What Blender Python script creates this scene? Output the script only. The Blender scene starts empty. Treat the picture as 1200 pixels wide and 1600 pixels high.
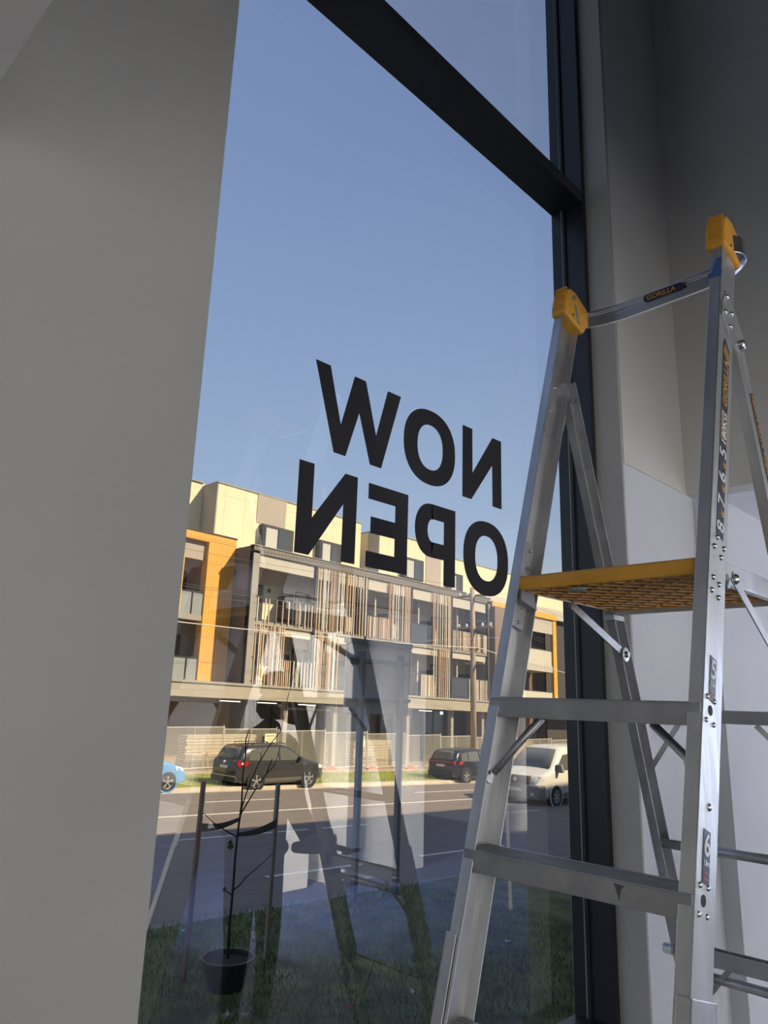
import bpy, bmesh, math, random
from mathutils import Vector, Matrix
random.seed(7)
C = bpy.context.scene.collection
scene = bpy.context.scene

# ------------------------------------------------------------------ camera, sky, sun, lights, exposure
VX = Vector((0.69783, -0.71538, 0.03083)); VY = Vector((-0.19800, -0.15150, 0.96842)); VB = Vector((-0.68834, -0.68203, -0.24704))
cam_data = bpy.data.cameras.new('camera'); cam = bpy.data.objects.new('camera', cam_data); C.objects.link(cam)
M = Matrix((VX, VY, VB)).transposed().to_4x4(); M.translation = Vector((0, -1.08, 1.65))
cam.matrix_world = M
cam_data.sensor_fit = 'VERTICAL'; cam_data.sensor_height = 36; cam_data.lens = 36 * 1146 / 1600; cam_data.clip_start = .05; cam_data.clip_end = 500
scene.camera = cam

SUN_DIR = Vector((.52, -1.0, .87)).normalized()
world = bpy.data.worlds.new('sky'); scene.world = world; world.use_nodes = True
nt = world.node_tree; nt.nodes.clear()
wo = nt.nodes.new('ShaderNodeOutputWorld'); bg = nt.nodes.new('ShaderNodeBackground')
tc = nt.nodes.new('ShaderNodeTexCoord'); sx = nt.nodes.new('ShaderNodeSeparateXYZ'); cr = nt.nodes.new('ShaderNodeValToRGB')
nt.links.new(tc.outputs['Generated'], sx.inputs[0]); nt.links.new(sx.outputs['Z'], cr.inputs[0])
cr.color_ramp.elements[0].position = 0.0; cr.color_ramp.elements[0].color = (.62, .72, .82, 1)
cr.color_ramp.elements[1].position = 0.95; cr.color_ramp.elements[1].color = (.19, .28, .55, 1)
for p, c in ((.12, (.52, .65, .82, 1)), (.26, (.41, .55, .80, 1)), (.45, (.32, .445, .73, 1)), (.65, (.25, .36, .65, 1))):
    e = cr.color_ramp.elements.new(p); e.color = c
nz = nt.nodes.new('ShaderNodeTexNoise'); nz.inputs['Scale'].default_value = 4.0; nz.inputs['Detail'].default_value = 6
mp = nt.nodes.new('ShaderNodeMapping'); mp.inputs['Scale'].default_value = (1, 1, 5)
nt.links.new(tc.outputs['Generated'], mp.inputs[0]); nt.links.new(mp.outputs[0], nz.inputs['Vector'])
c2 = nt.nodes.new('ShaderNodeValToRGB'); c2.color_ramp.elements[0].position = .52; c2.color_ramp.elements[0].color = (0, 0, 0, 1)
c2.color_ramp.elements[1].position = .75; c2.color_ramp.elements[1].color = (.5, .5, .5, 1)
low = nt.nodes.new('ShaderNodeMapRange'); low.inputs['From Min'].default_value = .30; low.inputs['From Max'].default_value = .12
nt.links.new(sx.outputs['Z'], low.inputs['Value'])
mulc = nt.nodes.new('ShaderNodeMath'); mulc.operation = 'MULTIPLY'
nt.links.new(nz.outputs['Fac'], c2.inputs[0]); nt.links.new(c2.outputs['Color'], mulc.inputs[0]); nt.links.new(low.outputs[0], mulc.inputs[1])
mx = nt.nodes.new('ShaderNodeMixRGB'); mx.inputs['Color2'].default_value = (.72, .74, .76, 1)
nt.links.new(mulc.outputs[0], mx.inputs['Fac']); nt.links.new(cr.outputs['Color'], mx.inputs['Color1'])
nt.links.new(mx.outputs[0], bg.inputs['Color']); bg.inputs['Strength'].default_value = 1.0; nt.links.new(bg.outputs[0], wo.inputs[0])

sd = bpy.data.lights.new('sun', 'SUN'); sd.energy = 7.6; sd.angle = .009; sd.color = (1, .83, .58)
so = bpy.data.objects.new('sun', sd); C.objects.link(so); so.location = (10, -20, 20); so.rotation_euler = SUN_DIR.to_track_quat('Z', 'Y').to_euler()

def area(name, loc, aim, w, h, power, col):
    d = bpy.data.lights.new(name, 'AREA'); d.shape = 'RECTANGLE'; d.size = w; d.size_y = h; d.energy = power; d.color = col
    o = bpy.data.objects.new(name, d); C.objects.link(o); o.location = loc
    o.rotation_euler = (Vector(loc) - Vector(aim)).to_track_quat('Z', 'Y').to_euler(); return o
# fill area lights added for daylight at unseen rear and side openings
area('rear_daylight_fill', (-.2, -6.9, 1.3), (-.2, 0, 1.3), 5.6, 2.5, 150, (1.0, .95, .86))
area('side_daylight_fill', (9.35, -1.9, 1.1), (3, -1.0, .6), 2.6, 2.2, 92, (.56, .70, 1.0))
# area light added to brighten the white walls mirrored in the glass
wl = area('wall_wash_fill', (3.0, -2.75, 2.46), (5.0, -3.85, .5), .35, .2, 270, (1, .92, .82)); wl.data.spread = math.radians(95)

scene.view_settings.view_transform = 'Standard'; scene.view_settings.look = 'None'
scene.view_settings.exposure = 0.0; scene.view_settings.gamma = 1.0; scene.view_settings.use_curve_mapping = False

# ------------------------------------------------------------------ materials
MATS = {}
def mat(name, col, rough=.6, metal=0, noise=0, nscale=8, bump=0, bscale=40, spec=.5, stretch=(1, 1, 1), emit=None, estr=1, alpha=1, coat=0):
    if name in MATS: return MATS[name]
    m = bpy.data.materials.new(name); m.use_nodes = True; n = m.node_tree; b = n.nodes['Principled BSDF']
    b.inputs['Base Color'].default_value = (*col, 1); b.inputs['Roughness'].default_value = rough; b.inputs['Metallic'].default_value = metal
    b.inputs['Specular IOR Level'].default_value = spec; b.inputs['Coat Weight'].default_value = coat
    if emit: b.inputs['Emission Color'].default_value = (*emit, 1); b.inputs['Emission Strength'].default_value = estr
    t = n.nodes.new('ShaderNodeTexCoord'); mpn = n.nodes.new('ShaderNodeMapping'); mpn.inputs['Scale'].default_value = stretch
    n.links.new(t.outputs['Object'], mpn.inputs[0])
    if noise:
        z = n.nodes.new('ShaderNodeTexNoise'); z.inputs['Scale'].default_value = nscale; z.inputs['Detail'].default_value = 5
        n.links.new(mpn.outputs[0], z.inputs['Vector'])
        r = n.nodes.new('ShaderNodeMapRange'); r.inputs['From Min'].default_value = .3; r.inputs['From Max'].default_value = .7
        r.inputs['To Min'].default_value = 1 - noise; r.inputs['To Max'].default_value = 1 + noise
        n.links.new(z.outputs['Fac'], r.inputs['Value'])
        v = n.nodes.new('ShaderNodeVectorMath'); v.operation = 'SCALE'; v.inputs[0].default_value = col
        n.links.new(r.outputs[0], v.inputs['Scale']); n.links.new(v.outputs[0], b.inputs['Base Color'])
    if bump:
        z2 = n.nodes.new('ShaderNodeTexNoise'); z2.inputs['Scale'].default_value = bscale; z2.inputs['Detail'].default_value = 4
        n.links.new(mpn.outputs[0], z2.inputs['Vector']); bp = n.nodes.new('ShaderNodeBump'); bp.inputs['Strength'].default_value = bump
        bp.inputs['Distance'].default_value = .02; n.links.new(z2.outputs['Fac'], bp.inputs['Height']); n.links.new(bp.outputs[0], b.inputs['Normal'])
    MATS[name] = m; return m

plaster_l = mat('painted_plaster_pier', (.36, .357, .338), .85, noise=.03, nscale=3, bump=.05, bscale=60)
plaster = mat('painted_plaster', (.62, .60, .56), .85, noise=.03, nscale=3, bump=.05, bscale=60)
plaster_w = mat('painted_plaster_white', (.80, .80, .79), .85, noise=.02, nscale=3, bump=.05, bscale=60)
plaster_p = mat('painted_plaster_pale', (.62, .63, .655), .85, noise=.02, nscale=3, bump=.05, bscale=60)  # faint blue of the side light is put into this colour
frame_m = mat('black_powdercoat', (.018, .020, .026), .38, bump=.03, bscale=300)
gasket = mat('grey_gasket', (.25, .25, .25), .6)
alu = mat('aluminium', (.62, .62, .62), .40, .85, noise=.16, nscale=14, bump=.08, bscale=30, stretch=(1, 1, .25))
alu_d = mat('aluminium_dull', (.42, .42, .43), .45, .8, noise=.14, nscale=16, bump=.08, bscale=40)
polish = mat('polished_aluminium', (.86, .87, .90), .27, 1, noise=.08, nscale=20)
steel = mat('zinc_plated_steel', (.62, .62, .60), .28, 1, noise=.15, nscale=60)
yellow_p = mat('yellow_plastic', (.68, .33, .035), .45, noise=.10, nscale=12, bump=.08, bscale=150)
yellow_u = mat('yellow_plastic_rib', (.72, .36, .09), .5, noise=.12, nscale=20)
black_m = mat('black_vinyl', (.020, .018, .023), .7, spec=.3)
rubber = mat('black_rubber', (.015, .015, .015), .8)
white_t = mat('white_print', (.75, .75, .75), .6)
gold_t = mat('gold_print', (.55, .30, .05), .5)
navy_t = mat('dark_navy_sticker', (.022, .03, .06), .4)
bluetape = mat('blue_tape', (.05, .12, .33), .6)
greytape = mat('teal_grey_tape', (.13, .22, .24), .6)

def nodes_mat(name):
    m = bpy.data.materials.new(name); m.use_nodes = True; m.node_tree.nodes.clear(); return m, m.node_tree
glass, g = nodes_mat('window_glass')
o_ = g.nodes.new('ShaderNodeOutputMaterial'); tr = g.nodes.new('ShaderNodeBsdfTransparent'); tr.inputs[0].default_value = (.93, .935, .92, 1)
gl = g.nodes.new('ShaderNodeBsdfGlossy'); gl.inputs['Roughness'].default_value = 0.0; gl.inputs['Color'].default_value = (.97, .97, .97, 1)
lw_ = g.nodes.new('ShaderNodeLayerWeight'); pw = g.nodes.new('ShaderNodeMath'); pw.operation = 'POWER'; pw.inputs[1].default_value = 3
fr = g.nodes.new('ShaderNodeMath'); fr.operation = 'MULTIPLY_ADD'; fr.inputs[1].default_value = .60; fr.inputs[2].default_value = .15
g.links.new(lw_.outputs['Facing'], pw.inputs[0]); g.links.new(pw.outputs[0], fr.inputs[0])
mxs = g.nodes.new('ShaderNodeMixShader'); g.links.new(fr.outputs[0], mxs.inputs[0]); g.links.new(tr.outputs[0], mxs.inputs[1]); g.links.new(gl.outputs[0], mxs.inputs[2]); g.links.new(mxs.outputs[0], o_.inputs[0])
glass2, g = nodes_mat('window_glass_edge')
o_ = g.nodes.new('ShaderNodeOutputMaterial'); tr = g.nodes.new('ShaderNodeBsdfTransparent'); tr.inputs[0].default_value = (.98, .985, .98, 1); g.links.new(tr.outputs[0], o_.inputs[0])
frost, g = nodes_mat('frosted_film_glass')
o_ = g.nodes.new('ShaderNodeOutputMaterial'); tr = g.nodes.new('ShaderNodeBsdfTransparent'); tr.inputs[0].default_value = (.93, .935, .92, 1)
tl = g.nodes.new('ShaderNodeBsdfTranslucent'); tl.inputs[0].default_value = (.85, .88, .9, 1)
m1 = g.nodes.new('ShaderNodeMixShader'); m1.inputs[0].default_value = .22; g.links.new(tr.outputs[0], m1.inputs[1]); g.links.new(tl.outputs[0], m1.inputs[2]); g.links.new(m1.outputs[0], o_.inputs[0])

def band_mat(name, base, line, rows, cols, axis='XZ', rough=.7, lw=.04, noise=.06, bump=0):
    """panel / brick grid drawn in object space: rows and cols are joint spacings in metres"""
    m = bpy.data.materials.new(name); m.use_nodes = True; n = m.node_tree; b = n.nodes['Principled BSDF']; b.inputs['Roughness'].default_value = rough
    t = n.nodes.new('ShaderNodeTexCoord'); s = n.nodes.new('ShaderNodeSeparateXYZ'); n.links.new(t.outputs['Object'], s.inputs[0])
    facs = []
    for ax, sp in ((axis[0], cols), (axis[1], rows)):
        if not sp: continue
        d = n.nodes.new('ShaderNodeMath'); d.operation = 'DIVIDE'; d.inputs[1].default_value = sp; n.links.new(s.outputs[ax], d.inputs[0])
        f = n.nodes.new('ShaderNodeMath'); f.operation = 'FRACT'; n.links.new(d.outputs[0], f.inputs[0])
        l = n.nodes.new('ShaderNodeMath'); l.operation = 'LESS_THAN'; l.inputs[1].default_value = lw / sp; n.links.new(f.outputs[0], l.inputs[0]); facs.append(l)
    out = facs[0].outputs[0]
    if len(facs) == 2:
        a = n.nodes.new('ShaderNodeMath'); a.operation = 'MAXIMUM'; n.links.new(facs[0].outputs[0], a.inputs[0]); n.links.new(facs[1].outputs[0], a.inputs[1]); out = a.outputs[0]
    z = n.nodes.new('ShaderNodeTexNoise'); z.inputs['Scale'].default_value = .8; n.links.new(t.outputs['Object'], z.inputs['Vector'])
    r = n.nodes.new('ShaderNodeMapRange'); r.inputs['To Min'].default_value = 1 - noise; r.inputs['To Max'].default_value = 1 + noise; n.links.new(z.outputs['Fac'], r.inputs['Value'])
    v = n.nodes.new('ShaderNodeVectorMath'); v.operation = 'SCALE'; v.inputs[0].default_value = base; n.links.new(r.outputs[0], v.inputs['Scale'])
    mm = n.nodes.new('ShaderNodeMixRGB'); mm.inputs['Color2'].default_value = (*line, 1); n.links.new(out, mm.inputs[0]); n.links.new(v.outputs[0], mm.inputs['Color1'])
    n.links.new(mm.outputs[0], b.inputs['Base Color']); MATS[name] = m; return m

# ------------------------------------------------------------------ mesh helpers
class MB:
    def __init__(s): s.v = []; s.f = []; s.mi = []
    def add(s, vs, fs, mi=0):
        o = len(s.v); s.v += [tuple(v) for v in vs]; s.f += [tuple(i + o for i in f) for f in fs]; s.mi += [mi] * len(fs)
    def hexa(s, p, mi=0):   # p: 8 points, bottom 4 ccw then top 4
        s.add(p, [(3, 2, 1, 0), (4, 5, 6, 7), (0, 1, 5, 4), (1, 2, 6, 5), (2, 3, 7, 6), (3, 0, 4, 7)], mi)
    def box(s, x0, x1, y0, y1, z0, z1, mi=0, sh=0):
        if x0 > x1: x0, x1 = x1, x0
        if y0 > y1: y0, y1 = y1, y0
        if z0 > z1: z0, z1 = z1, z0
        f = (lambda x: -SLP * (x - 22.8)) if sh else (lambda x: 0)
        s.hexa([(x, y, z + f(x)) for z in (z0, z1) for x, y in ((x0, y0), (x1, y0), (x1, y1), (x0, y1))], mi)
    def bar(s, a, b, w, h=None, up=(0, 0, 1), mi=0):
        a = Vector(a); b = Vector(b); h = h or w; d = (b - a).normalized(); u = Vector(up)
        if abs(d.dot(u)) > .98: u = Vector((1, 0, 0))
        r = d.cross(u).normalized(); u = r.cross(d).normalized()
        q = [(-w / 2, -h / 2), (w / 2, -h / 2), (w / 2, h / 2), (-w / 2, h / 2)]
        s.hexa([a + r * i + u * j for i, j in q] + [b + r * i + u * j for i, j in q], mi)
    def tube(s, pts, rad, n=8, mi=0, cap=True):
        pts = [Vector(p) for p in pts]; rr = rad if isinstance(rad, (list, tuple)) else [rad] * len(pts)
        vs = []; N = None
        for i, p in enumerate(pts):
            d = (pts[min(i + 1, len(pts) - 1)] - pts[max(i - 1, 0)]).normalized()
            if N is None: N = d.orthogonal().normalized()
            else: N = (N - d * N.dot(d)).normalized()
            B = d.cross(N)
            vs += [p + (N * math.cos(2 * math.pi * k / n) + B * math.sin(2 * math.pi * k / n)) * rr[i] for k in range(n)]
        fs = [(i * n + k, i * n + (k + 1) % n, (i + 1) * n + (k + 1) % n, (i + 1) * n + k) for i in range(len(pts) - 1) for k in range(n)]
        if cap: fs += [tuple(range(n))[::-1], tuple((len(pts) - 1) * n + k for k in range(n))]
        s.add(vs, fs, mi)
    def prism(s, poly, f0, f1, mi=0):  # poly in 2d; f0,f1 map 2d -> 3d
        n = len(poly); s.add([f0(*p) for p in poly] + [f1(*p) for p in poly],
            [tuple(range(n))[::-1], tuple(range(n, 2 * n))] + [(i, (i + 1) % n, n + (i + 1) % n, n + i) for i in range(n)], mi)
    def lathe(s, prof, centre, axis='Z', n=24, mi=0):
        cx, cy, cz = centre; vs = []
        for r, h in prof:
            for k in range(n):
                a = 2 * math.pi * k / n; c, d = r * math.cos(a), r * math.sin(a)
                vs.append({'Z': (cx + c, cy + d, cz + h), 'Y': (cx + c, cy + h, cz + d), 'X': (cx + h, cy + c, cz + d)}[axis])
        fs = [(i * n + k, i * n + (k + 1) % n, (i + 1) * n + (k + 1) % n, (i + 1) * n + k) for i in range(len(prof) - 1) for k in range(n)]
        s.add(vs, fs, mi)
    def build(s, name, m, parent=None, smooth=False, bevel=0):
        me = bpy.data.meshes.new(name); me.from_pydata([(x - ORG[0], y - ORG[1], z - ORG[2]) for x, y, z in s.v], [], s.f)
        for x in (m if isinstance(m, (list, tuple)) else [m]): me.materials.append(x)
        for i, p in enumerate(me.polygons): p.material_index = s.mi[i]; p.use_smooth = smooth
        bm = bmesh.new(); bm.from_mesh(me); bmesh.ops.recalc_face_normals(bm, faces=bm.faces); bm.to_mesh(me); bm.free()
        o = bpy.data.objects.new(name, me); C.objects.link(o)
        if parent is not None: o.parent = parent
        if bevel:
            b = o.modifiers.new('bevel', 'BEVEL'); b.width = bevel; b.segments = 2; b.limit_method = 'ANGLE'; b.angle_limit = .7
        return o
SLP = .0205
ORG = [0, 0, 0]
def org(*p): ORG[:] = p if p else (0, 0, 0)
def tag(o, label, cat, group=None, kind=None):
    o['label'] = label; o['category'] = cat
    if group: o['group'] = group
    if kind: o['kind'] = kind
    return o
def struct(o): o['kind'] = 'structure'; return o
def empty(name, loc=(0, 0, 0), rz=0):
    o = bpy.data.objects.new(name, None); C.objects.link(o); o.location = loc; o.rotation_euler = (0, 0, rz); o.empty_display_size = .1; return o
def onebox(name, dims, m, parent=None, **k):
    b = MB(); b.box(*dims); return b.build(name, m, parent, **k)
def text_mesh(name, body, size, mtx, m, parent, extrude=.0006, offset=0.0, align='LEFT', shear=0):
    cu = bpy.data.curves.new(name, 'FONT'); cu.body = body; cu.size = size; cu.extrude = extrude; cu.offset = offset; cu.align_x = align; cu.shear = shear
    t = bpy.data.objects.new(name + '_tmp', cu); C.objects.link(t); bpy.context.view_layer.update()
    me = bpy.data.meshes.new_from_object(t.evaluated_get(bpy.context.evaluated_depsgraph_get())); me.name = name
    bpy.data.objects.remove(t); me.transform(Matrix.Translation((-ORG[0], -ORG[1], -ORG[2])) @ mtx); me.materials.clear(); me.materials.append(m)
    o = bpy.data.objects.new(name, me); C.objects.link(o); o.parent = parent; return o
def frame_mtx(o, x, y):   # text x dir, y dir, origin
    x = Vector(x).normalized(); y = Vector(y).normalized(); z = x.cross(y)
    m = Matrix((x, y, z)).transposed().to_4x4(); m.translation = Vector(o); return m

# ------------------------------------------------------------------ room shell
FL = -.10; GY = .48; SOF = 2.618; CEIL = 6.4
blue_floor = mat('blue_floor', (.010, .025, .095), .7, noise=.35, nscale=3, bump=.2, bscale=30)
b = MB(); b.box(-3.2, 9.4, -7, .30, FL - .12, FL); struct(b.build('floor', blue_floor))
b = MB(); b.box(-3.2, 3.32, -7, .505, CEIL, CEIL + .2); b.box(3.42, 9.4, -7, .505, SOF + .02, SOF + .2); struct(b.build('ceiling', plaster_w))
# pier left of the window, facing the room
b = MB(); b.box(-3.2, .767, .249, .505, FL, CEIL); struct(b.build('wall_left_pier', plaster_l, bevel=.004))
# dropped bulkhead over the camera's left
b = MB(); b.box(-3.2, .25, -3.2, .249, SOF, 3.4); struct(b.build('wall_left_bulkhead', plaster))
b = MB(); b.box(.25, 3.32, -7, -2.6, SOF, SOF + .5); b.box(-3.2, .25, -7, -3.2, SOF, SOF + .5); struct(b.build('wall_rear_shade_soffit', plaster))  # soffit added to keep the rear light off the upper walls
# right: reveal pier, recessed wall, upper wall above the low ceiling
b = MB(); b.box(2.70, 2.712, .236, .505, FL, CEIL); struct(b.build('wall_right_reveal', mat('warm_grey_plaster_shade', (.44, .415, .38), .85, bump=.05, bscale=60), bevel=.003))  # warm shade of the reveal face is put into its colour
b = MB(); b.box(2.712, 3.42, .236, .505, FL, SOF); struct(b.build('wall_right_pier', plaster_p, bevel=.003))
b = MB(); b.box(2.712, 3.42, .232, .505, SOF, CEIL); struct(b.build('wall_right_upper', plaster, bevel=.003))
b = MB(); b.box(3.40, 9.4, .165, .505, FL, SOF + .02); struct(b.build('wall_right', plaster_p))
b = MB(); b.box(3.32, 3.44, -7, .235, SOF, CEIL); struct(b.build('wall_right_bulkhead', plaster, bevel=.004))
b = MB(); b.box(-3.4, -3.2, -7, .62, FL, CEIL); struct(b.build('wall_far_left', plaster_w))
b = MB()
b.box(9.4, 9.6, -7, -3.4, FL, SOF); b.box(9.4, 9.6, -.4, .62, FL, SOF); b.box(9.4, 9.6, -3.4, -.4, 2.3, SOF); struct(b.build('wall_far_right', plaster_w))
# rear wall: solid above the shopfront opening; white stub walls with a dark doorway seen mirrored in the glass
b = MB(); b.box(-3.4, 9.6, -7.2, -7, 2.7, CEIL); b.box(2.8, 9.6, -7.2, -7, FL, 2.7); struct(b.build('wall_rear', plaster_w))
b = MB(); b.box(4.28, 4.98, -3.98, -3.76, FL, SOF); struct(b.build('wall_rear_partition', plaster_w))
b = MB(); b.box(5.22, 6.53, -4.1, -3.66, FL, SOF); b.box(5.16, 5.22, -3.72, -3.5, FL, SOF); struct(b.build('wall_rear_column', plaster_w))
b = MB(); b.box(4.98, 5.22, -3.9, -3.84, 2.1, SOF); struct(b.build('trim_1', plaster_w))
# below the window
b = MB(); b.box(.70, 2.75, .36, .505, FL, .50); struct(b.build('wall_sill', plaster_w))
b = MB(); b.box(.68, 2.72, .335, .37, .495, .525); struct(b.build('trim_2', plaster_w))
# outside of our own building (throws the long shade on the street)
own = mat('own_facade_render', (.30, .29, .28), .9)
b = MB()
b.box(-30, .74, .505, .512, -2.0, 11.4); b.box(2.72, 60, .505, .512, -3.8, 11.4); b.box(.74, 2.72, .505, .512, -2.0, .50); b.box(.74, 2.72, .505, .512, 6.4, 11.4)
struct(b.build('wall_facade', own))
b = MB(); b.box(-30, 60, -7.2, .505, 6.62, 11.4); struct(b.build('wall_upper_storeys', own))

# window_1: frame, transom, glass
w1 = struct(empty('window_1', (1.72, .42, .52)))
def wbuild(mb, name, m, **k):
    o = mb.build(name, m, **k); o.parent = w1; o.matrix_parent_inverse = Matrix.Translation((-1.72, -.42, -.52)); return o
b = MB(); b.box(2.672, 2.705, .35, .506, .50, 6.4); b.box(2.660, 2.674, .44, .506, .50, 6.4); wbuild(b, 'mullion', frame_m, bevel=.002)
b = MB(); b.box(2.6575, 2.660, .452, .456, .54, 6.3); wbuild(b, 'gasket', gasket)
b = MB(); b.box(.74, .79, .35, .506, .50, 6.4); wbuild(b, 'jamb_frame', frame_m, bevel=.002)
b = MB(); b.box(.79, 2.672, .35, .506, 3.886, 3.945); wbuild(b, 'transom', frame_m, bevel=.002)
b = MB(); b.box(.79, 2.672, .35, .506, .505, .572); wbuild(b, 'bottom_rail', frame_m, bevel=.002)
b = MB(); b.box(.79, 2.672, .35, .506, 6.2, 6.4); wbuild(b, 'head_rail', frame_m)
def pane(z0, z1, nm, outer):
    me = MB(); me.add([(.77, GY, z0), (2.668, GY, z0), (2.668, GY, z1), (.77, GY, z1), (.77, GY + .024, z0), (2.668, GY + .024, z0), (2.668, GY + .024, z1), (.77, GY + .024, z1)],
        [(0, 1, 2, 3)], 0); me.add([me.v[4], me.v[5], me.v[6], me.v[7]], [(0, 1, 2, 3)], 1)
    o = me.build(nm, [glass, outer]); o.parent = w1; o.matrix_parent_inverse = Matrix.Translation((-1.72, -.42, -.52))
pane(.56, 3.90, 'glass_pane', glass2); pane(3.94, 6.3, 'upper_glass_pane', frost)

# ------------------------------------------------------------------ vinyl letters NOW OPEN (read from the street)
def letter(ch, pos, polys, holes, label, m=black_m):
    bm = bmesh.new(); Y0, Y1 = GY - .0016, GY - .0004
    mb = MB()
    def ring(outer, inner):
        n = len(outer)
        for i in range(n):
            j = (i + 1) % n
            q = [outer[i], outer[j], inner[j], inner[i]]
            mb.prism(q, lambda x, z: (x, Y0, z), lambda x, z: (x, Y1, z))
    for p in polys:
        mb.prism(p, lambda x, z: (x, Y0, z), lambda x, z: (x, Y1, z))
    for o_, i_ in holes: ring(o_, i_)
    o = mb.build('vinyl_letter', m); tag(o, label, 'letter', 'black vinyl window lettering'); return o
def ell(cx, cz, rx, rz, n=48, p=2.25):
    r = []
    for k in range(n):
        a = 2 * math.pi * k / n; c, s_ = math.cos(a), math.sin(a)
        r.append((cx + rx * math.copysign(abs(c) ** (2 / p), c), cz + rz * math.copysign(abs(s_) ** (2 / p), s_)))
    return r
T1, B1 = 2.621, 2.353; T2, B2 = 2.299, 2.032
W = 'in the upper mirrored word on the window, '
letter('W', 0, [[(1.267, T1), (1.325, T1), (1.377, 2.445), (1.426, T1), (1.474, T1), (1.527, 2.452), (1.574, T1), (1.636, T1), (1.554, B1), (1.505, B1), (1.451, 2.508), (1.401, B1), (1.354, B1)]], [], 'black vinyl letter W on the glass, left end of the upper word')
letter('O', 0, [], [(ell(1.788, 2.486, .133, .133), ell(1.788, 2.486, .066, .080))], 'black vinyl letter O between W and N in the upper word on the glass')
letter('N', 0, [[(1.964, T1), (2.020, T1), (2.021, 2.452), (2.144, T1), (2.199, T1), (2.199, B1), (2.143, B1), (2.142, 2.512), (2.015, B1), (1.964, B1)]], [], 'backwards black vinyl letter N at the right end of the upper word on the glass')
letter('N', 0, [[(1.229, T2), (1.284, T2), (1.285, 2.140), (1.405, T2), (1.456, T2), (1.456, B2), (1.402, B2), (1.402, 2.205), (1.280, B2), (1.229, B2)]], [], 'backwards black vinyl letter N at the left end of the lower word on the glass')
letter('E', 0, [[(1.683, T2 - .005), (1.504, T2 - .005), (1.504, 2.244), (1.625, 2.244), (1.625, 2.190), (1.517, 2.190), (1.517, 2.138), (1.625, 2.138), (1.625, 2.081), (1.501, 2.081), (1.501, B2), (1.683, B2)]], [], 'backwards black vinyl letter E in the lower word on the glass')
def hcurve(x0, x1, zc, rz, sq=2.3, n=14):  # left-bulging half ring points, top to bottom
    return [(x1 - (x1 - x0) * abs(math.sin(math.pi * k / n)) ** (2 / sq), zc + rz * math.cos(math.pi * k / n)) for k in range(n + 1)]
po = [(1.80, 2.289)] + hcurve(1.718, 1.80, 2.198, .091)[1:-1] + [(1.80, 2.107)]
pi_ = [(1.81, 2.237)] + hcurve(1.780, 1.81, 2.198, .040)[1:-1] + [(1.81, 2.159)]
polys = [[(1.865, 2.289), (1.925, 2.289), (1.925, 2.022), (1.865, 2.022)], [(1.80, 2.289), (1.865, 2.289), (1.865, 2.238), (1.80, 2.238)], [(1.80, 2.159), (1.865, 2.159), (1.865, 2.107), (1.80, 2.107)]]
for i in range(len(po) - 1): polys.append([po[i], po[i + 1], pi_[i + 1], pi_[i]])
letter('P', 0, polys, [], 'backwards black vinyl letter P in the lower word on the glass')
letter('O', 0, [], [(ell(2.104, 2.151, .133, .135), ell(2.104, 2.151, .067, .082))], 'black vinyl letter O in the lower word, partly behind the ladder')

# ------------------------------------------------------------------ platform ladder beside the window
LX, LZ = 1.406, 1.658; TX, TZ = .2873, .9578
YN, YF = -.527, -.045            # outer faces of the near and the far stile
def LP(s, n, y): return (LX + TX * s + TZ * n, y, LZ + TZ * s - TX * n)
lad = empty('platform_ladder', (1.5, -.29, FL)); org(1.5, -.29, FL)
tag(lad, 'tall aluminium platform ladder with yellow platform and yellow top caps, standing at the window', 'ladder')
def channel(mb, s0, s1, yo, side, depth=.088, n0=0, fl=.027, t=.003, s0b=None):
    """C section: web on yo, flanges towards side"""
    for (na, nb, ya, yb) in ((n0, n0 + depth, yo, yo + side * t), (n0, n0 + t, yo, yo + side * fl), (n0 + depth - t, n0 + depth, yo, yo + side * fl)):
        y0_, y1_ = min(ya, yb), max(ya, yb)
        p = [LP(s, n, y) for s in (s0, s1) for n, y in ((na, y0_), (nb, y0_), (nb, y1_), (na, y1_))]
        mb.hexa(p)
S_FL = (FL - LZ) / TZ + .03
stiles = []
for yo, sd_ in ((YN, 1), (YF, -1)):
    b = MB(); channel(b, S_FL + .55, 1.235 if sd_ > 0 else 1.215, yo, sd_)
    # flange lips
    for n in (.0, .085): b.hexa([LP(s, nn, y) for s in (S_FL + .55, 1.2) for nn, y in ((n, yo + sd_ * .024), (n + .003, yo + sd_ * .024), (n + .003, yo + sd_ * .028), (n, yo + sd_ * .028))])
    st = b.build('stile', alu, lad, bevel=.0012); stiles.append(st)
    b = MB(); channel(b, S_FL, -.465 if sd_ > 0 else -.475, yo - sd_ * .005, sd_, depth=.099, n0=-.006, fl=.026, t=.0035)
    sl = b.build('lower_sleeve', alu, lad, bevel=.0012)
    b = MB(); q = [LP(s, n, y) for s in (S_FL - .035, S_FL + .06) for n, y in ((-.014, yo - sd_ * .012), (.104, yo - sd_ * .012), (.104, yo + sd_ * .032), (-.014, yo + sd_ * .032))]
    b.hexa(q); b.build('foot', rubber, lad, bevel=.004)
def stud(mb, c, r, ax, h=.004, n=12):   # rivet head on a -Y or +Y face
    mb.lathe([(0, ax * h), (r * .6, ax * h * .85), (r, ax * h * .25), (r, 0), (0, 0)], c, 'Y', n)
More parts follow.
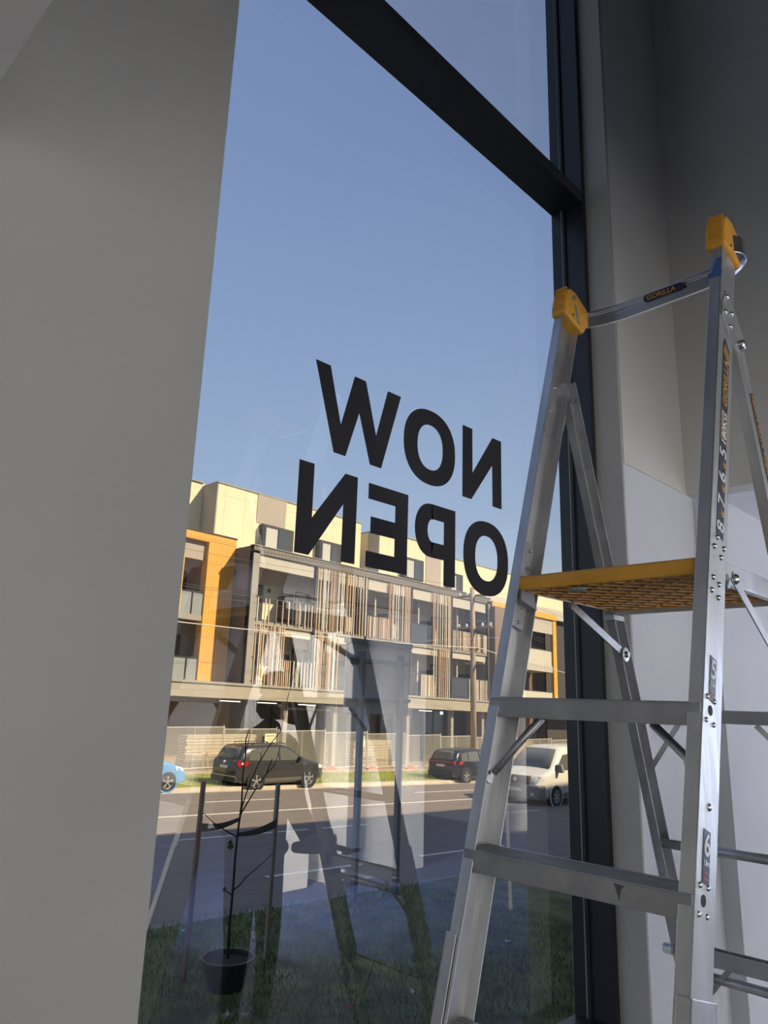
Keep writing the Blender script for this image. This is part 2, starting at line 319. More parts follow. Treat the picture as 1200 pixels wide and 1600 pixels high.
# rivets and holes on the webs
class Singles:
    '''collects small pieces and links each of them as an object of its own'''
    def __init__(s, name, m, parent): s.n, s.m, s.p = name, m, parent
    def stud(s, c, r, ax, h=.004):
        b = MB(); stud(b, c, r, ax, h); b.build(s.n, s.m, s.p, smooth=True)
rv = Singles('rivet', steel, lad)
for s in (0, -.322, -.644, -.966, -1.288):
    for ds, dn in ((.022, -.017), (.022, .017), (-.022, -.017), (-.022, .017)):
        rv.stud(LP(s + ds, .034 + dn, YN), .0052, -1)
    ho = MB(); ho.lathe([(0, -.0008), (.0095, -.0008), (.0095, 0)], LP(s, .034, YN), 'Y', 20); ho.build('hole', rubber, lad)
for s, n in ((.365, .031), (.355, .066), (.338, .017), (.328, .052), (.268, .017), (.265, .048), (.238, .013), (.235, .046)):
    rv.stud(LP(s, n + .004, YN), .0062, -1, .006)
for s, n in ((.40, .05), (.35, .05), (.245, .045), (.205, .045)): rv.stud(LP(s, n, YF - .012), .0045, -1)
for s, n in ((.80, .04), (.86, .06), (.74, .02), (.96, .03)): rv.stud(LP(s, n, YF - .004), .005, -1)
rv.stud(LP(-.17, .045, YN), .007, -1)
# steps
def step(z, s, name='step'):
    x = LP(s, 0, 0)[0]; b = MB()
    y0_, y1_ = YN + .0035, YF - .0035
    b.box(x - .004, x + .086, y0_, y1_, z - .004, z)            # tread
    b.box(x - .004, x - .001, y0_, y1_, z - .042, z - .002)      # front lip
    b.box(x + .083, x + .086, y0_, y1_, z - .042, z - .002)
    b.box(x - .001, x + .012, y0_, y1_, z - .042, z - .039)
    for k in range(7): b.box(x + .004 + k * .011, x + .008 + k * .011, y0_, y1_, z, z + .0016)
    return b.build(name, alu_d, lad, bevel=.001)
for k in range(5):
    s = -.322 * k; zc = LP(s, 0, 0)[2]; step(zc + .004, s)
# knee braces under the steps
for k in (0, 1, 2, 3, 4):
    s = -.322 * k; z = LP(s, 0, 0)[2] - .038
    b = MB(); b.tube([LP(s - .155, .03, YF - .022), (LP(s, 0, 0)[0] + .035, YF - .05, z - .06), (LP(s, 0, 0)[0] + .035, YF - .115, z)], .0085, 8)
    if k in (0, 3): b.build('knee_brace', alu_d, lad, smooth=True)
    b = MB(); b.tube([LP(s - .155, .03, YN + .022), (LP(s, 0, 0)[0] + .035, YN + .05, z - .06), (LP(s, 0, 0)[0] + .035, YN + .115, z)], .0085, 8)
    if k in (0, 3): b.build('knee_brace', alu_d, lad, smooth=True)
b = MB(); b.lathe([(0, -.004), (.012, -.004), (.014, 0), (0, 0)], LP(-.165, .03, YF - .01), 'Y', 14); b.build('brace_rivet', steel, lad)
# platform
PX0, PX1, PY0, PY1, PZ = 1.497, 1.968, -.499, -.066, 1.952
b = MB()
b.prism([(PX0, PZ - .034), (PX0 - .004, PZ - .02), (PX0, PZ - .004), (PX0 + .006, PZ), (PX0 + .03, PZ), (PX0 + .03, PZ - .006), (PX0 + .008, PZ - .008), (PX0 + .008, PZ - .036)], lambda x, z: (x, PY0, z), lambda x, z: (x, PY1, z))
b.box(PX0 + .01, PX1, PY0, PY1, PZ - .008, PZ); b.box(PX0 + .01, PX1, PY1 - .004, PY1, PZ - .036, PZ - .004); b.box(PX1 - .004, PX1, PY0, PY1, PZ - .036, PZ - .004)
for k in range(20):
    for j in range(8): pass
deck = b.build('platform', yellow_p, lad, bevel=.002)
b = MB(); b.box(PX0 + .010, PX1 - .004, PY0 + .002, PY1 - .004, PZ - .033, PZ - .010); b.build('underside', mat('yellow_plastic_under_shade', (.30, .14, .03), .6, noise=.25, nscale=30), deck)  # browner copy of the yellow, underside shade put into the colour
b = MB(); zr0, zr1 = PZ - .0360, PZ - .0325
def clip_rib(c, sg):
    pts = []
    # line y = y0 + sg*(x-x0)*.62 + c, clipped to the deck
    n = 0; prev = None
    xs = [PX0 + .012 + (PX1 - PX0 - .018) * i / 60 for i in range(61)]
    ins = [(x, c + sg * .95 * (x - PX0)) for x in xs if PY0 + .004 < c + sg * .95 * (x - PX0) < PY1 - .004]
    return (ins[0], ins[-1]) if len(ins) > 2 else None
for sg in (1, -1):
    for k in range(-8, 16):
        c = PY0 + k * .066
        r = clip_rib(c, sg)
        if r: b.bar((r[0][0], r[0][1], (zr0 + zr1) / 2), (r[1][0], r[1][1], (zr0 + zr1) / 2), .0035, zr1 - zr0)
b.build('rib_lattice', yellow_u, deck)
b = MB(); b.box(PX0 + .02, PX1 + .26, PY0 - .014, PY0 - .002, PZ - .038, PZ + .006); b.box(PX0 + .02, PX1 + .26, PY0 - .014, PY0 + .004, PZ - .041, PZ - .038)
b.box(PX0 + .04, PX1, PY1 + .002, PY1 + .008, PZ - .036, PZ + .002); b.box(PX1, PX1 + .012, PY0, PY1, PZ - .048, PZ - .014)
b.build('platform_rail', alu, lad, bevel=.001)
b = MB(); b.box(1.94, 2.0, PY1 - .02, PY1 + .012, 1.888, 1.902); b.build('rail_clip', alu_d, lad)
# platform step bracket on the far stile (dark pressed plate)
b = MB()
b.hexa([LP(s, n, y) for s in (.19, .26) for n, y in ((.020, YF - .012), (.070, YF - .012), (.070, YF - .004), (.020, YF - .004))])
b.hexa([LP(s, n, y) for s in (.30, .42) for n, y in ((.020, YF - .010), (.066, YF - .010), (.066, YF - .004), (.020, YF - .004))])
b.hexa([LP(.25, .012, YF - .006), LP(.25, .085, YF - .006), LP(.25, .085, YF - .034), LP(.25, .012, YF - .034), LP(.315, .012, YF - .006), LP(.315, .06, YF - .006), LP(.30, .06, YF - .030), LP(.30, .012, YF - .030)])
b.build('platform_bracket', alu_d, lad, bevel=.002)
# flat brace arms, platform to rear legs
b = MB(); b.bar((1.722, -.079, 1.906), (1.998, -.079, 1.800), .003, .022, up=(.36, 0, .93)); b.bar((1.722, -.072, 1.906), (1.998, -.072, 1.800), .003, .012, up=(.36, 0, .93))
b.build('brace_arm', steel, lad)
b = MB(); b.bar((1.600, -.531, 1.924), (2.0, -.531, 1.668), .003, .024, up=(.5, 0, .85)); b.build('brace_arm', alu, lad)
b = MB(); b.lathe([(0, -.010), (.008, -.010), (.010, -.002), (.020, -.001), (.020, .001), (0, .001)], (2.004, -.084, 1.795), 'Y', 18); b.build('brace_bolt', steel, lad); b = MB()
b.lathe([(0, -.008), (.006, -.008), (.010, -.004), (.012, 0), (0, 0)], (1.612, -.534, 1.918), 'Y', 14)
b.build('brace_bolt', steel, lad, smooth=False)
b = MB(); b.lathe([(.0, 0), (.016, .004), (.016, .012), (0, .014)], (1.625, -.517, 1.918), 'Y', 14); b.build('brace_collar', alu_d, lad)
# rear legs
RS = .3465; RZ0, RX0 = 2.548, 1.741
RL = math.sqrt(1 + RS * RS)
def RP(z, n, y): return (RX0 + RS * (RZ0 - z) + n / RL, y, z + n * RS / RL)
zf = FL + .02
for yo, sd_, ztop in ((-.047, -1, 2.548), (-.534, 1, 2.50)):
    b = MB()
    for (na, nb, ya, yb) in ((0, .060, yo, yo + sd_ * .003), (0, .003, yo, yo + sd_ * .026), (.057, .060, yo, yo + sd_ * .026), (.018, .022, yo, yo + sd_ * .006)):
        y0_, y1_ = min(ya, yb), max(ya, yb)
        b.hexa([RP(z, n, y) for z in (zf + .42, ztop) for n, y in ((na, y0_), (nb, y0_), (nb, y1_), (na, y1_))])
    b.build('rear_leg', alu if sd_ > 0 else alu_d, lad, bevel=.001)
    b = MB()
    for (na, nb, ya, yb) in ((-.005, .066, yo - sd_ * .004, yo), (-.005, -.001, yo - sd_ * .004, yo + sd_ * .029), (.062, .066, yo, yo + sd_ * .029)):
        y0_, y1_ = min(ya, yb), max(ya, yb)
        b.hexa([RP(z, n, y) for z in (zf, 1.075) for n, y in ((na, y0_), (nb, y0_), (nb, y1_), (na, y1_))])
    b.build('rear_lower_sleeve', alu_d, lad, bevel=.001)
    b = MB(); b.hexa([RP(z, n, y) for z in (zf - .02, zf + .06) for n, y in ((-.012, yo - .012), (.072, yo - .012), (.072, yo + .03), (-.012, yo + .03))]); b.build('rear_foot', rubber, lad, bevel=.004)
# rear cross rungs
for z, r in ((1.622, .017), (1.262, .013), (.965, .021), (.905, .013), (.56, .017), (.20, .017)):
    x, _, zz = RP(z, .03, 0)
    b = MB()
    if r > .015:
        b.box(x - .016, x + .016, -.531, -.051, zz - r, zz - r + .004); b.box(x - .018, x - .014, -.531, -.051, zz - r, zz + r); b.box(x + .014, x + .018, -.531, -.051, zz - r, zz + r)
    else: b.tube([(x, -.531, zz), (x, -.050, zz)], r, 14)
    b.build('rear_rung', alu_d, lad, smooth=(r < .015))
b = MB(); x, _, zz = RP(.985, 0, 0); b.tube([(x - .006, -.052, zz - .002), (x - .045, -.052, zz + .004)], .011, 12); b.lathe([(0, -.012), (.014, -.012), (.014, .012), (0, .012)], (x - .04, -.05, zz + .004), 'Y', 12); b.build('lock_pin', steel, lad)
for z in (1.622, .965, .56):
    x, _, zz = RP(z, .03, 0); xl, _, zl = RP(z - .17, .02, 0)
    b = MB(); b.bar((x, -.19, zz - .018), (xl, -.062, zl + .0), .004, .014); b.build('rear_knee_brace', alu_d, lad); b = MB(); b.bar((x, -.39, zz - .018), (xl, -.52, zl + .0), .004, .014); b.build('rear_knee_brace', alu_d, lad)
# hinge plates
b = MB()
hp = [(1.015, .012), (1.02, .045), (.985, .150), (.93, .170), (.895, .105), (.93, .020)]
hp = [(1.00, .006), (1.055, .03), (1.02, .10), (.985, .145), (.90, .115), (.955, .006)]
b.prism(hp, lambda s, n: LP(s, n, YN - .0045), lambda s, n: LP(s, n, YN - .0005))
b.build('hinge_plate', alu, lad, bevel=.001)
hb = Singles('hinge_bolt', steel, lad)
for s, n in ((1.03, .028), (1.00, .060), (.975, .022), (.955, .055)): hb.stud(LP(s, n, YN - .0045), .0068, -1, .006)
b = MB()
b.lathe([(0, -.014), (.008, -.014), (.012, -.010), (.014, 0), (0, 0)], LP(.945, .118, YN - .0045), 'Y', 14); b.build('hinge_bolt', steel, lad)
b = MB(); b.prism([(.80, .004), (.755, .050), (.775, .086), (.82, .12), (.90, .13), (.94, .088), (1.15, .086), (1.15, .004)], lambda s, n: LP(s, n, YF - .007), lambda s, n: LP(s, n, YF - .0035))
b.build('hinge_plate', alu_d, lad, bevel=.001)
hb.stud(LP(.92, .045, YF - .007), .0052, -1, .005); hb.stud(LP(.835, .040, YF - .007), .0052, -1, .005); b = MB()
p = RP(2.50, .035, -.053); b.lathe([(0, -.012), (.009, -.012), (.010, 0), (0, 0)], p, 'Y', 12); b.build('hinge_bolt', steel, lad)
# hand rail: pressed channel bent round behind the stiles
def rail_path():
    return [Vector(p) for p in ((1.775, -.038, 2.815), (1.815, -.030, 2.807), (1.850, -.045, 2.800), (1.875, -.085, 2.797), (1.888, -.14, 2.797), (1.893, -.20, 2.797), (1.893, -.30, 2.798), (1.893, -.42, 2.800), (1.890, -.48, 2.803), (1.874, -.520, 2.808), (1.850, -.546, 2.815), (1.822, -.548, 2.820), (1.800, -.528, 2.824))]
import mathutils
rp = rail_path(); fine = []
for i in range(len(rp) - 1):
    p0, p1, p2, p3 = rp[max(i - 1, 0)], rp[i], rp[i + 1], rp[min(i + 2, len(rp) - 1)]
    for k in range(5):
        t = k / 5; fine.append(.5 * ((2 * p1) + (p2 - p0) * t + (2 * p0 - 5 * p1 + 4 * p2 - p3) * t * t + (3 * p1 - p0 - 3 * p2 + p3) * t ** 3))
fine.append(rp[-1])
prof = [(-.004, -.026), (.010, -.030), (.010, -.004), (.003, -.002), (.003, .012), (.010, .015), (.010, .024), (-.004, .024)]
vs = []; n = len(prof)
for i, p in enumerate(fine):
    d = (fine[min(i + 1, len(fine) - 1)] - fine[max(i - 1, 0)]).normalized(); r = d.cross(Vector((0, 0, 1))).normalized()
    if r.x > 0 and i < 0: r = -r
    for a, h in prof: vs.append(p + r * (a) + Vector((0, 0, h)))
fs = [(i * n + k, i * n + (k + 1) % n, (i + 1) * n + (k + 1) % n, (i + 1) * n + k) for i in range(len(fine) - 1) for k in range(n)] + [tuple(range(n)), tuple((len(fine) - 1) * n + k for k in range(n))]
b = MB(); b.add(vs, fs); rail = b.build('hand_rail', polish, lad, bevel=.0015)
sx_ = rail_side = -1
# badge on the rail
b = MB(); cy_, cz_ = -.315, 2.804
pill = [(cy_ - .048 + .012 * math.cos(a), cz_ + .0115 * math.sin(a)) for a in [math.pi / 2 + math.pi * k / 8 for k in range(9)]] + [(cy_ + .048 + .012 * math.cos(a), cz_ + .0115 * math.sin(a)) for a in [-math.pi / 2 + math.pi * k / 8 for k in range(9)]]
b.prism(pill, lambda y, z: (1.8795, y, z), lambda y, z: (1.8835, y, z)); badge = b.build('brand_badge', navy_t, rail)
text_mesh('badge_lettering', 'GORILLA', .021, frame_mtx((1.8790, cy_ + .050, cz_ - .0072), (0, -1, 0), (0, 0, 1)), gold_t, badge, extrude=.0003, offset=.0006)
# yellow caps
for yo, sd_, s0, s1 in ((YN, 1, 1.185, 1.288), (YF, -1, 1.150, 1.252)):
    b = MB(); ya, yb = (yo - .010, yo + .040) if sd_ > 0 else (yo - .042, yo + .006)
    poly = [(s0, -.010), (s0 + .03, -.016), (s1 - .02, -.014), (s1, -.002), (s1 + .006, .030), (s1 - .006, .105), (s1 - .05, .118), (s0 + .0, .098)]
    b.prism(poly, lambda s, n: LP(s, n, ya), lambda s, n: LP(s, n, yb))
    cap = b.build('top_cap', yellow_p, lad, bevel=.007)
    b = MB()
    for k in range(9):
        s = s0 + .018 + k * .0095; b.hexa([LP(ss, nn, y) for ss in (s, s + .0035) for nn, y in ((-.0175, ya + .006), (-.010, ya + .006), (-.010, yb - .006), (-.0175, yb - .006))])
    b.build('cap_grip', yellow_p, cap)
    b = MB(); stud(b, LP(s0 + .022, .03, ya), .004, -1, .002); b.build('cap_screw', rubber, cap)
    if sd_ < 0:
        b = MB(); b.hexa([LP(ss, nn, y) for ss, nn in ((s0 + .070, .010), (s0 + .070, .022), (s0 + .092, .032), (s0 + .092, .020)) for y in (ya - .001,)] + [LP(ss, nn, ya - .0002) for ss, nn in ((s0 + .070, .010), (s0 + .070, .022), (s0 + .092, .032), (s0 + .092, .020))])
        b.hexa([LP(ss, nn, ya - .001) for ss, nn in ((s0 + .012, .058), (s0 + .012, .072), (s0 + .062, .040), (s0 + .062, .028))] + [LP(ss, nn, ya - .0002) for ss, nn in ((s0 + .012, .058), (s0 + .012, .072), (s0 + .062, .040), (s0 + .062, .028))])
        b.build('tape_scrap', greytape, cap)
b = MB(); b.hexa([LP(s, -.001, y) for s, y in ((1.085, YN + .002), (1.085, YN + .028), (1.145, YN + .012), (1.145, YN + .002))] + [LP(s, .001, y) for s, y in ((1.085, YN + .002), (1.085, YN + .028), (1.145, YN + .012), (1.145, YN + .002))])
b.hexa([LP(s, -.0022, y) for s, y in ((1.083, YN - .002), (1.083, YN + .034), (1.098, YN + .030), (1.098, YN - .002))] + [LP(s, -.0004, y) for s, y in ((1.083, YN - .002), (1.083, YN + .034), (1.098, YN + .030), (1.098, YN - .002))])
b.build('blue_tape', bluetape, lad)
b = MB(); b.lathe([(0, -.006), (.018, -.004), (.024, 0), (0, .002)], (1.517, -.215, PZ - .040), 'Z', 10); b.build('tape_scrap', mat('pale_green_tape', (.28, .36, .30), .6), lad)
# step scuff
b = MB(); p = LP(-.322, 0, 0); b.prism([(-.385, -.002), (-.405, -.004), (-.398, -.012), (-.395, -.030)], lambda y, z: (p[0] - .0046, y, p[2] + z), lambda y, z: (p[0] - .0040, y, p[2] + z)); b.build('scuff_mark', mat('scuff', (.10, .10, .10), .8), lad)
# stickers on the near stile web (faces -Y)
b = MB(); b.prism([(.372, .030), (.372, .066), (.885, .066), (.905, .036), (.885, .030)], lambda s, n: LP(s, n, YN - .0010), lambda s, n: LP(s, n, YN - .0002)); stk = b.build('size_sticker', navy_t, stiles[0])
UPd = (TX, 0, TZ); FRd = (-TZ, 0, TX)
def web_text(name, body, s, n, size, m, parent=stk, xd=UPd, yd=FRd, off=.0008, shear=0):
    return text_mesh(name, body, size, frame_mtx(LP(s, n, YN - .0014), xd, yd), m, parent, extrude=.0002, offset=off, shear=shear)
s = .385
for ch, w, m, sz in (('8', .034, white_t, .050), ('«', .020, gold_t, .034), ('7', .034, white_t, .050), ('«', .020, gold_t, .034), ('6', .034, white_t, .050), ('«', .020, gold_t, .034), ('5', .034, white_t, .050)):
    web_text('sticker_lettering', ch, s, .0645, sz, m); s += w + .004
b = MB(); b.prism([(.612, .0655), (.612, .062), (.70, .062), (.70, .0655)], lambda s, n: LP(s, n, YN - .0014), lambda s, n: LP(s, n, YN - .0011)); b.build('sticker_stripe', gold_t, stk); b = MB(); b.prism([(.612, .031), (.612, .034), (.70, .034), (.70, .031)], lambda s, n: LP(s, n, YN - .0014), lambda s, n: LP(s, n, YN - .0011))
for k in range(3): b.build('sticker_stripe', gold_t, stk); b = MB(); b.prism([(.868 + k * .011, .031 + k * .003), (.862 + k * .011, .031 + k * .003), (.842 + k * .011, .065), (.848 + k * .011, .065)], lambda s, n: LP(s, n, YN - .0014), lambda s, n: LP(s, n, YN - .0011))
b.build('sticker_stripe', gold_t, stk)
web_text('sticker_lettering', '180KG', .606, .0595, .031, white_t)
web_text('sticker_lettering', 'GORILLA', .712, .0600, .033, gold_t)
for s0, big, small in ((.105, '5', '1.5m'), (-.209, '6', '1.8m')):
    b = MB(); b.prism([(s0, .024), (s0 - .002, .053), (s0 - .088, .053), (s0 - .086, .024)], lambda s, n: LP(s, n, YN - .0010), lambda s, n: LP(s, n, YN - .0002)); st = b.build('step_sticker', navy_t, stiles[0])
    web_text('sticker_lettering', big, s0 - .042, .0265, .052, white_t, st, FRd and (TZ, 0, -TX), UPd)
    web_text('sticker_lettering', small, s0 - .058, .0260, .0125, white_t, st, (TZ, 0, -TX), UPd, off=.0004)
    b = MB()
    for k in range(2): b.prism([(s0 - .066 - k * .009, .030), (s0 - .070 - k * .009, .030), (s0 - .074 - k * .009, .046), (s0 - .070 - k * .009, .046)], lambda s, n: LP(s, n, YN - .0014), lambda s, n: LP(s, n, YN - .0011))
    b.build('sticker_mark', mat('red_print', (.45, .06, .05), .5), st)
# rear leg sticker
b = MB(); b.hexa([RP(z, n, y) for z in (2.02, 2.40) for n, y in ((.030, -.5352), (.052, -.5352), (.052, -.5342), (.030, -.5342))]); rst = b.build('rear_sticker', navy_t, lad)
d_ = Vector(RP(2.0, 0, 0)) - Vector(RP(2.4, 0, 0)); 
text_mesh('sticker_lettering', 'HEAVY DUTY ADJUSTABLE', .0225, frame_mtx(RP(2.395, .035, -.5356), d_, (TZ, 0, .33)), gold_t, rst, extrude=.0002, offset=.0005)
org()

# ================================================================== OUTDOORS
def gz(x): return -1.25 - .033 * x          # the ground falls gently along the street
def slab(mb, x0, x1, y0, y1, top=0, th=.15, mi=0):
    mb.hexa([(x, y, gz(x) + h) for h in (top - th, top) for x, y in ((x0, y0), (x1, y0), (x1, y1), (x0, y1))], mi)
asphalt = mat('asphalt', (.20, .165, .135), .9, noise=.10, nscale=2.2, bump=.25, bscale=60, stretch=(.25, 1, 1))
b = MB(); slab(b, -30, 90, 8.8, 23.12); struct(b.build('road', asphalt))
conc = mat('kerb_concrete', (.52, .46, .36), .85, noise=.12, nscale=3)
b = MB(); slab(b, -30, 90, 23.12, 23.45, .13, .4); slab(b, -30, 90, 22.8, 23.12, .012, .05); struct(b.build('kerb', conc))
b = MB(); slab(b, -30, 90, 8.66, 8.80, .02, .4); struct(b.build('kerb_near', mat('kerb_worn', (.24, .22, .2), .9, noise=.1)))
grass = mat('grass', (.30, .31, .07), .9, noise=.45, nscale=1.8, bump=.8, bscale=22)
grass_s = mat('grass_shaded_verge', (.11, .12, .035), .95, noise=.5, nscale=2.5, bump=.9, bscale=30)  # darker copy of grass, the verge's shade put into its colour
b = MB(); slab(b, -30, 90, 23.45, 27.9, .13, .3); struct(b.build('lawn_far', grass))
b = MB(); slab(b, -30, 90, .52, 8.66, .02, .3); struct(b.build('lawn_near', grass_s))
b = MB(); slab(b, -30, 90, 27.9, 30.0, .14, .3); struct(b.build('footpath', mat('pale_footpath', (.46, .38, .27), .9, noise=.15, nscale=1.5)))
b = MB(); slab(b, -30, 90, 30.0, 36.0, .13, .3); struct(b.build('building_site_ground', mat('site_dirt', (.33, .27, .19), .95, noise=.25, nscale=1.2)))
b = MB(); slab(b, -60, 160, 36.0, 90, .0, .3); struct(b.build('ground_far', mat('far_ground', (.2, .2, .16), .95)))
paint = mat('road_paint', (.72, .68, .58), .8, noise=.1, nscale=6)
def lane(x0, x1, y, w=.10):
    b = MB(); slab(b, x0, x1, y - w / 2, y + w / 2, .006, .01); struct(b.build('lane_marking', paint))
lane(-20, 80, 17.93, .11)
for x0, x1 in ((-4, 1), (3.5, 7.3), (9.6, 13.4), (13.9, 15.6), (20.5, 24.3), (26.8, 31.2), (35, 40)): lane(x0, x1, 14.6, .10)
for x0, x1 in ((3.0, 6.0), (9.0, 11.4), (13.2, 16.3), (19.6, 22.6), (27, 30)): lane(x0, x1, 10.55, .11)
for x0, x1 in ((14, 17), (24, 28), (33, 37)): lane(x0, x1, 20.4, .08)

# grass blades: near and far verge, shade and sunlight put into their colours
def blades(name, m, n, x0, x1, y0, y1, h0, h1, top, lab):
    b = MB()
    for i in range(n):
        x = random.uniform(x0, x1); y = random.uniform(y0, y1)
        if any(p < x < q and r_ < y < s2 for p, q, r_, s2 in ((10.9, 15.1, 22.7, 24.8), (16.8, 21.6, 22.7, 25.0), (29.6, 34.5, 22.6, 24.9), (4.94, 5.55, 5.98, 6.58), (8.9, 9.2, 8.1, 8.4), (9.9, 10.15, 8.1, 8.4))): continue
        a = random.uniform(0, 6.28); h = random.uniform(h0, h1); w = h * .09
        lx, ly = random.uniform(-.5, .5) * h, random.uniform(-.5, .5) * h; z = gz(x) + top
        c, s = math.cos(a) * w, math.sin(a) * w
        b.add([(x - c, y - s, z), (x + c, y + s, z), (x + lx * .4, y + ly * .4, z + h * .6), (x + lx, y + ly, z + h)], [(0, 1, 2), (0, 2, 3)])
    tag(b.build(name, m), lab, 'grass', kind='stuff')
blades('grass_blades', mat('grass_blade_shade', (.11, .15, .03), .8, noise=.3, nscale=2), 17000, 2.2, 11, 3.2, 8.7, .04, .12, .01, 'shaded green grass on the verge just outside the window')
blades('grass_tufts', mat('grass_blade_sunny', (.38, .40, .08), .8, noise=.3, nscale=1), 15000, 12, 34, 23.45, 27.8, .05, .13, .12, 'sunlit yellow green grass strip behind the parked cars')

# ------------------------------------------------------------------ apartment building across the street
AB = (33, 33, -2); 
apt = empty('apartment_building', AB); org(*AB)
tag(apt, 'three storey apartment building across the street with orange, grey and cream cladding', 'building')
cream = band_mat('cream_panel', (.74, .64, .42), (.42, .36, .25), 3.0, 1.42, lw=.025)
taupe = band_mat('taupe_panel', (.40, .34, .28), (.3, .26, .2), 0, .35, lw=.01)
grey_ret = band_mat('charcoal_vertical_cladding', (.105, .095, .085), (.05, .045, .04), 0, .22, 'YZ', lw=.03)
orange = band_mat('orange_cladding', (.80, .38, .06), (.45, .2, .04), 1.3, .19, 'XZ', lw=.022)
orange_y = mat('orange_flat', (.80, .40, .07), .6)
greyf = mat('grey_frame_cladding', (.31, .285, .245), .6)
tile = band_mat('parapet_tile_cladding', (.20, .185, .16), (.09, .08, .07), .2, .25, 'XZ', lw=.03)
dark = mat('dark_metal', (.035, .034, .035), .5)
soff = mat('balcony_render', (.50, .46, .39), .8)
backw = mat('balcony_back_wall', (.68, .61, .50), .85)
lightp = mat('pale_cream_render', (.78, .70, .47), .8)
wglass = mat('window_pane_dark', (.06, .075, .08), .08, spec=.8)
curt = mat('curtain_pale', (.48, .47, .42), .5)
battm = mat('timber_batten', (.66, .46, .30), .6)
battw = mat('pale_batten', (.76, .70, .58), .6)
battd = mat('dark_batten', (.30, .22, .17), .6)
brick = band_mat('brown_brick', (.22, .135, .085), (.28, .22, .17), .086, .24, 'XZ', lw=.012)
brick_p = band_mat('pale_blockwork', (.50, .42, .30), (.24, .2, .14), .12, .40, 'XZ', lw=.03)
def ap(nm, dims, m, parent=apt, **k):
    b = MB(); b.box(*dims, sh=1); return b.build(nm, m, parent, **k)
YB = 31.0; BX = [22.95 + 4.09 * i for i in range(6)]
# frame of the protruding balcony block: side returns, parapet, slabs
ap('side_wall', (22.60, 22.72, 31.05, 32.9, 2.1, 9.46), grey_ret)
ap('side_wall', (43.4, 43.75, 31.05, 34, 2.1, 9.46), greyf)
ap('end_pilaster', (22.6, 23.02, 31.0, 31.35, 2.1, 9.2), greyf); ap('end_pilaster', (43.35, 43.75, 31.0, 31.35, 2.1, 9.2), greyf)
ap('parapet', (22.6, 43.75, 31.0, 31.3, 9.05, 9.46), tile); ap('parapet_capping', (22.55, 43.8, 30.95, 31.35, 9.46, 9.50), greyf)
ap('roof_slab', (22.72, 43.5, 31.3, 35.2, 9.05, 9.2), soff)
ap('soffit_beam', (23.02, 43.35, 31.1, 31.3, 8.35, 9.05), soff)
ap('floor_slab', (22.72, 43.5, 31.02, 33.4, 5.28, 5.50), greyf); ap('soffit_beam', (23.02, 43.35, 31.12, 31.32, 4.85, 5.28), soff)
ap('floor_slab', (16, 43.75, 30.95, 36, 2.02, 2.20), greyf); ap('fascia', (10, 43.75, 30.85, 31.1, 1.42, 2.16), mat('fascia_render', (.36, .32, .25), .8, noise=.08, nscale=1))
ap('fascia_trim', (10, 43.75, 30.78, 30.86, 2.08, 2.16), greyf)
ap('back_wall', (22.72, 43.5, 33.0, 33.2, 2.2, 9.05), backw)
for x in BX[1:5]: ap('party_fin', (x + 1.3, x + 1.42, 31.6, 33.0, 2.2, 9.05), soff)
for x in BX[1:6]: ap('mullion_post', (x - .06, x + .06, 30.96, 31.1, 2.2, 9.05), dark)
for z0 in (2.2, 5.5):
    for i in range(5):
        x = BX[i]
        # sliding door with panes and curtains
        f = ap('balcony_door', (x + .12, x + 1.75, 32.93, 33.0, z0, z0 + 2.25), dark)
        for k in range(2): ap('door_pane', (x + .2 + k * .78, x + .2 + k * .78 + .68, 32.91, 32.95, z0 + .1, z0 + 2.15), wglass if k else curt, f)
        if i % 2 == 0 or z0 > 5: ap('wall_panel', (x + 1.85, x + 2.85, 32.90, 33.0, z0, z0 + 2.3), lightp)
        ap('privacy_screen', (x + 2.9, x + 2.96, 31.5, 32.95, z0, z0 + 1.75), dark)
        b = MB(); b.lathe([(0, -.1), (.07, -.1), (.07, .1), (0, .1)], (x + 2.2, 32.86, z0 + 2.0 - SLP * (x - 20.6)), 'Z', 10); b.build('wall_light', dark, apt)
def battens(x0, x1, z0, z1, seed, step_=.165):
    r = random.Random(seed); b = MB(); x = x0
    while x < x1:
        k = r.random(); w = r.choice((.045, .06, .05)); mi = 0 if k < .45 else (1 if k < .8 else 2)
        b.box(x, x + w, 30.94, 31.0, z0, z1, mi, sh=1); x += r.choice((.11, .15, .20, .24)) * step_ / .165
    return b.build('batten_screen', [battm, battw, battd], apt)
U0, U1, UR = 5.45, 9.0, 6.72; L0, L1, LR = 2.2, 5.3, 3.55
battens(BX[1] + .1, BX[2] - .1, U0, U1, 1); battens(BX[2] + 1.9, BX[3] - .15, U0, U1, 2); battens(BX[3] + 2.1, BX[4] - .1, U0, U1, 3)
battens(BX[2] + .1, BX[2] + 1.9, U0, UR, 4, .12); battens(BX[4] + .1, BX[5] - .2, U0, UR, 5, .14); battens(BX[0] + .1, BX[1] - .15, U0, UR, 6, .35)
battens(BX[0] + .1, BX[0] + 2.0, L0, L1, 7); battens(BX[0] + 2.1, BX[1] - .1, L0, LR, 8); battens(BX[1] + .1, BX[1] + 1.9, L0, L1, 9)
battens(BX[3] + 2.2, BX[4] - .1, L0, L1, 10); battens(BX[4] + 1.9, BX[5] - .2, L0, LR, 11); battens(BX[3] + 1.0, BX[3] + 2.2, L0, LR, 12, .1); battens(BX[2] + .2, BX[3] - .2, L0, LR, 13, .2)
for z in (UR, LR):
    ap('balcony_rail', (BX[0], BX[5], 30.98, 31.06, z - .02, z + .05), dark)
    ap('balcony_rail', (BX[0], BX[5], 30.98, 31.06, z - 1.2, z - 1.15), dark)
pdark = mat('solid_balustrade', (.06, .065, .085), .35)
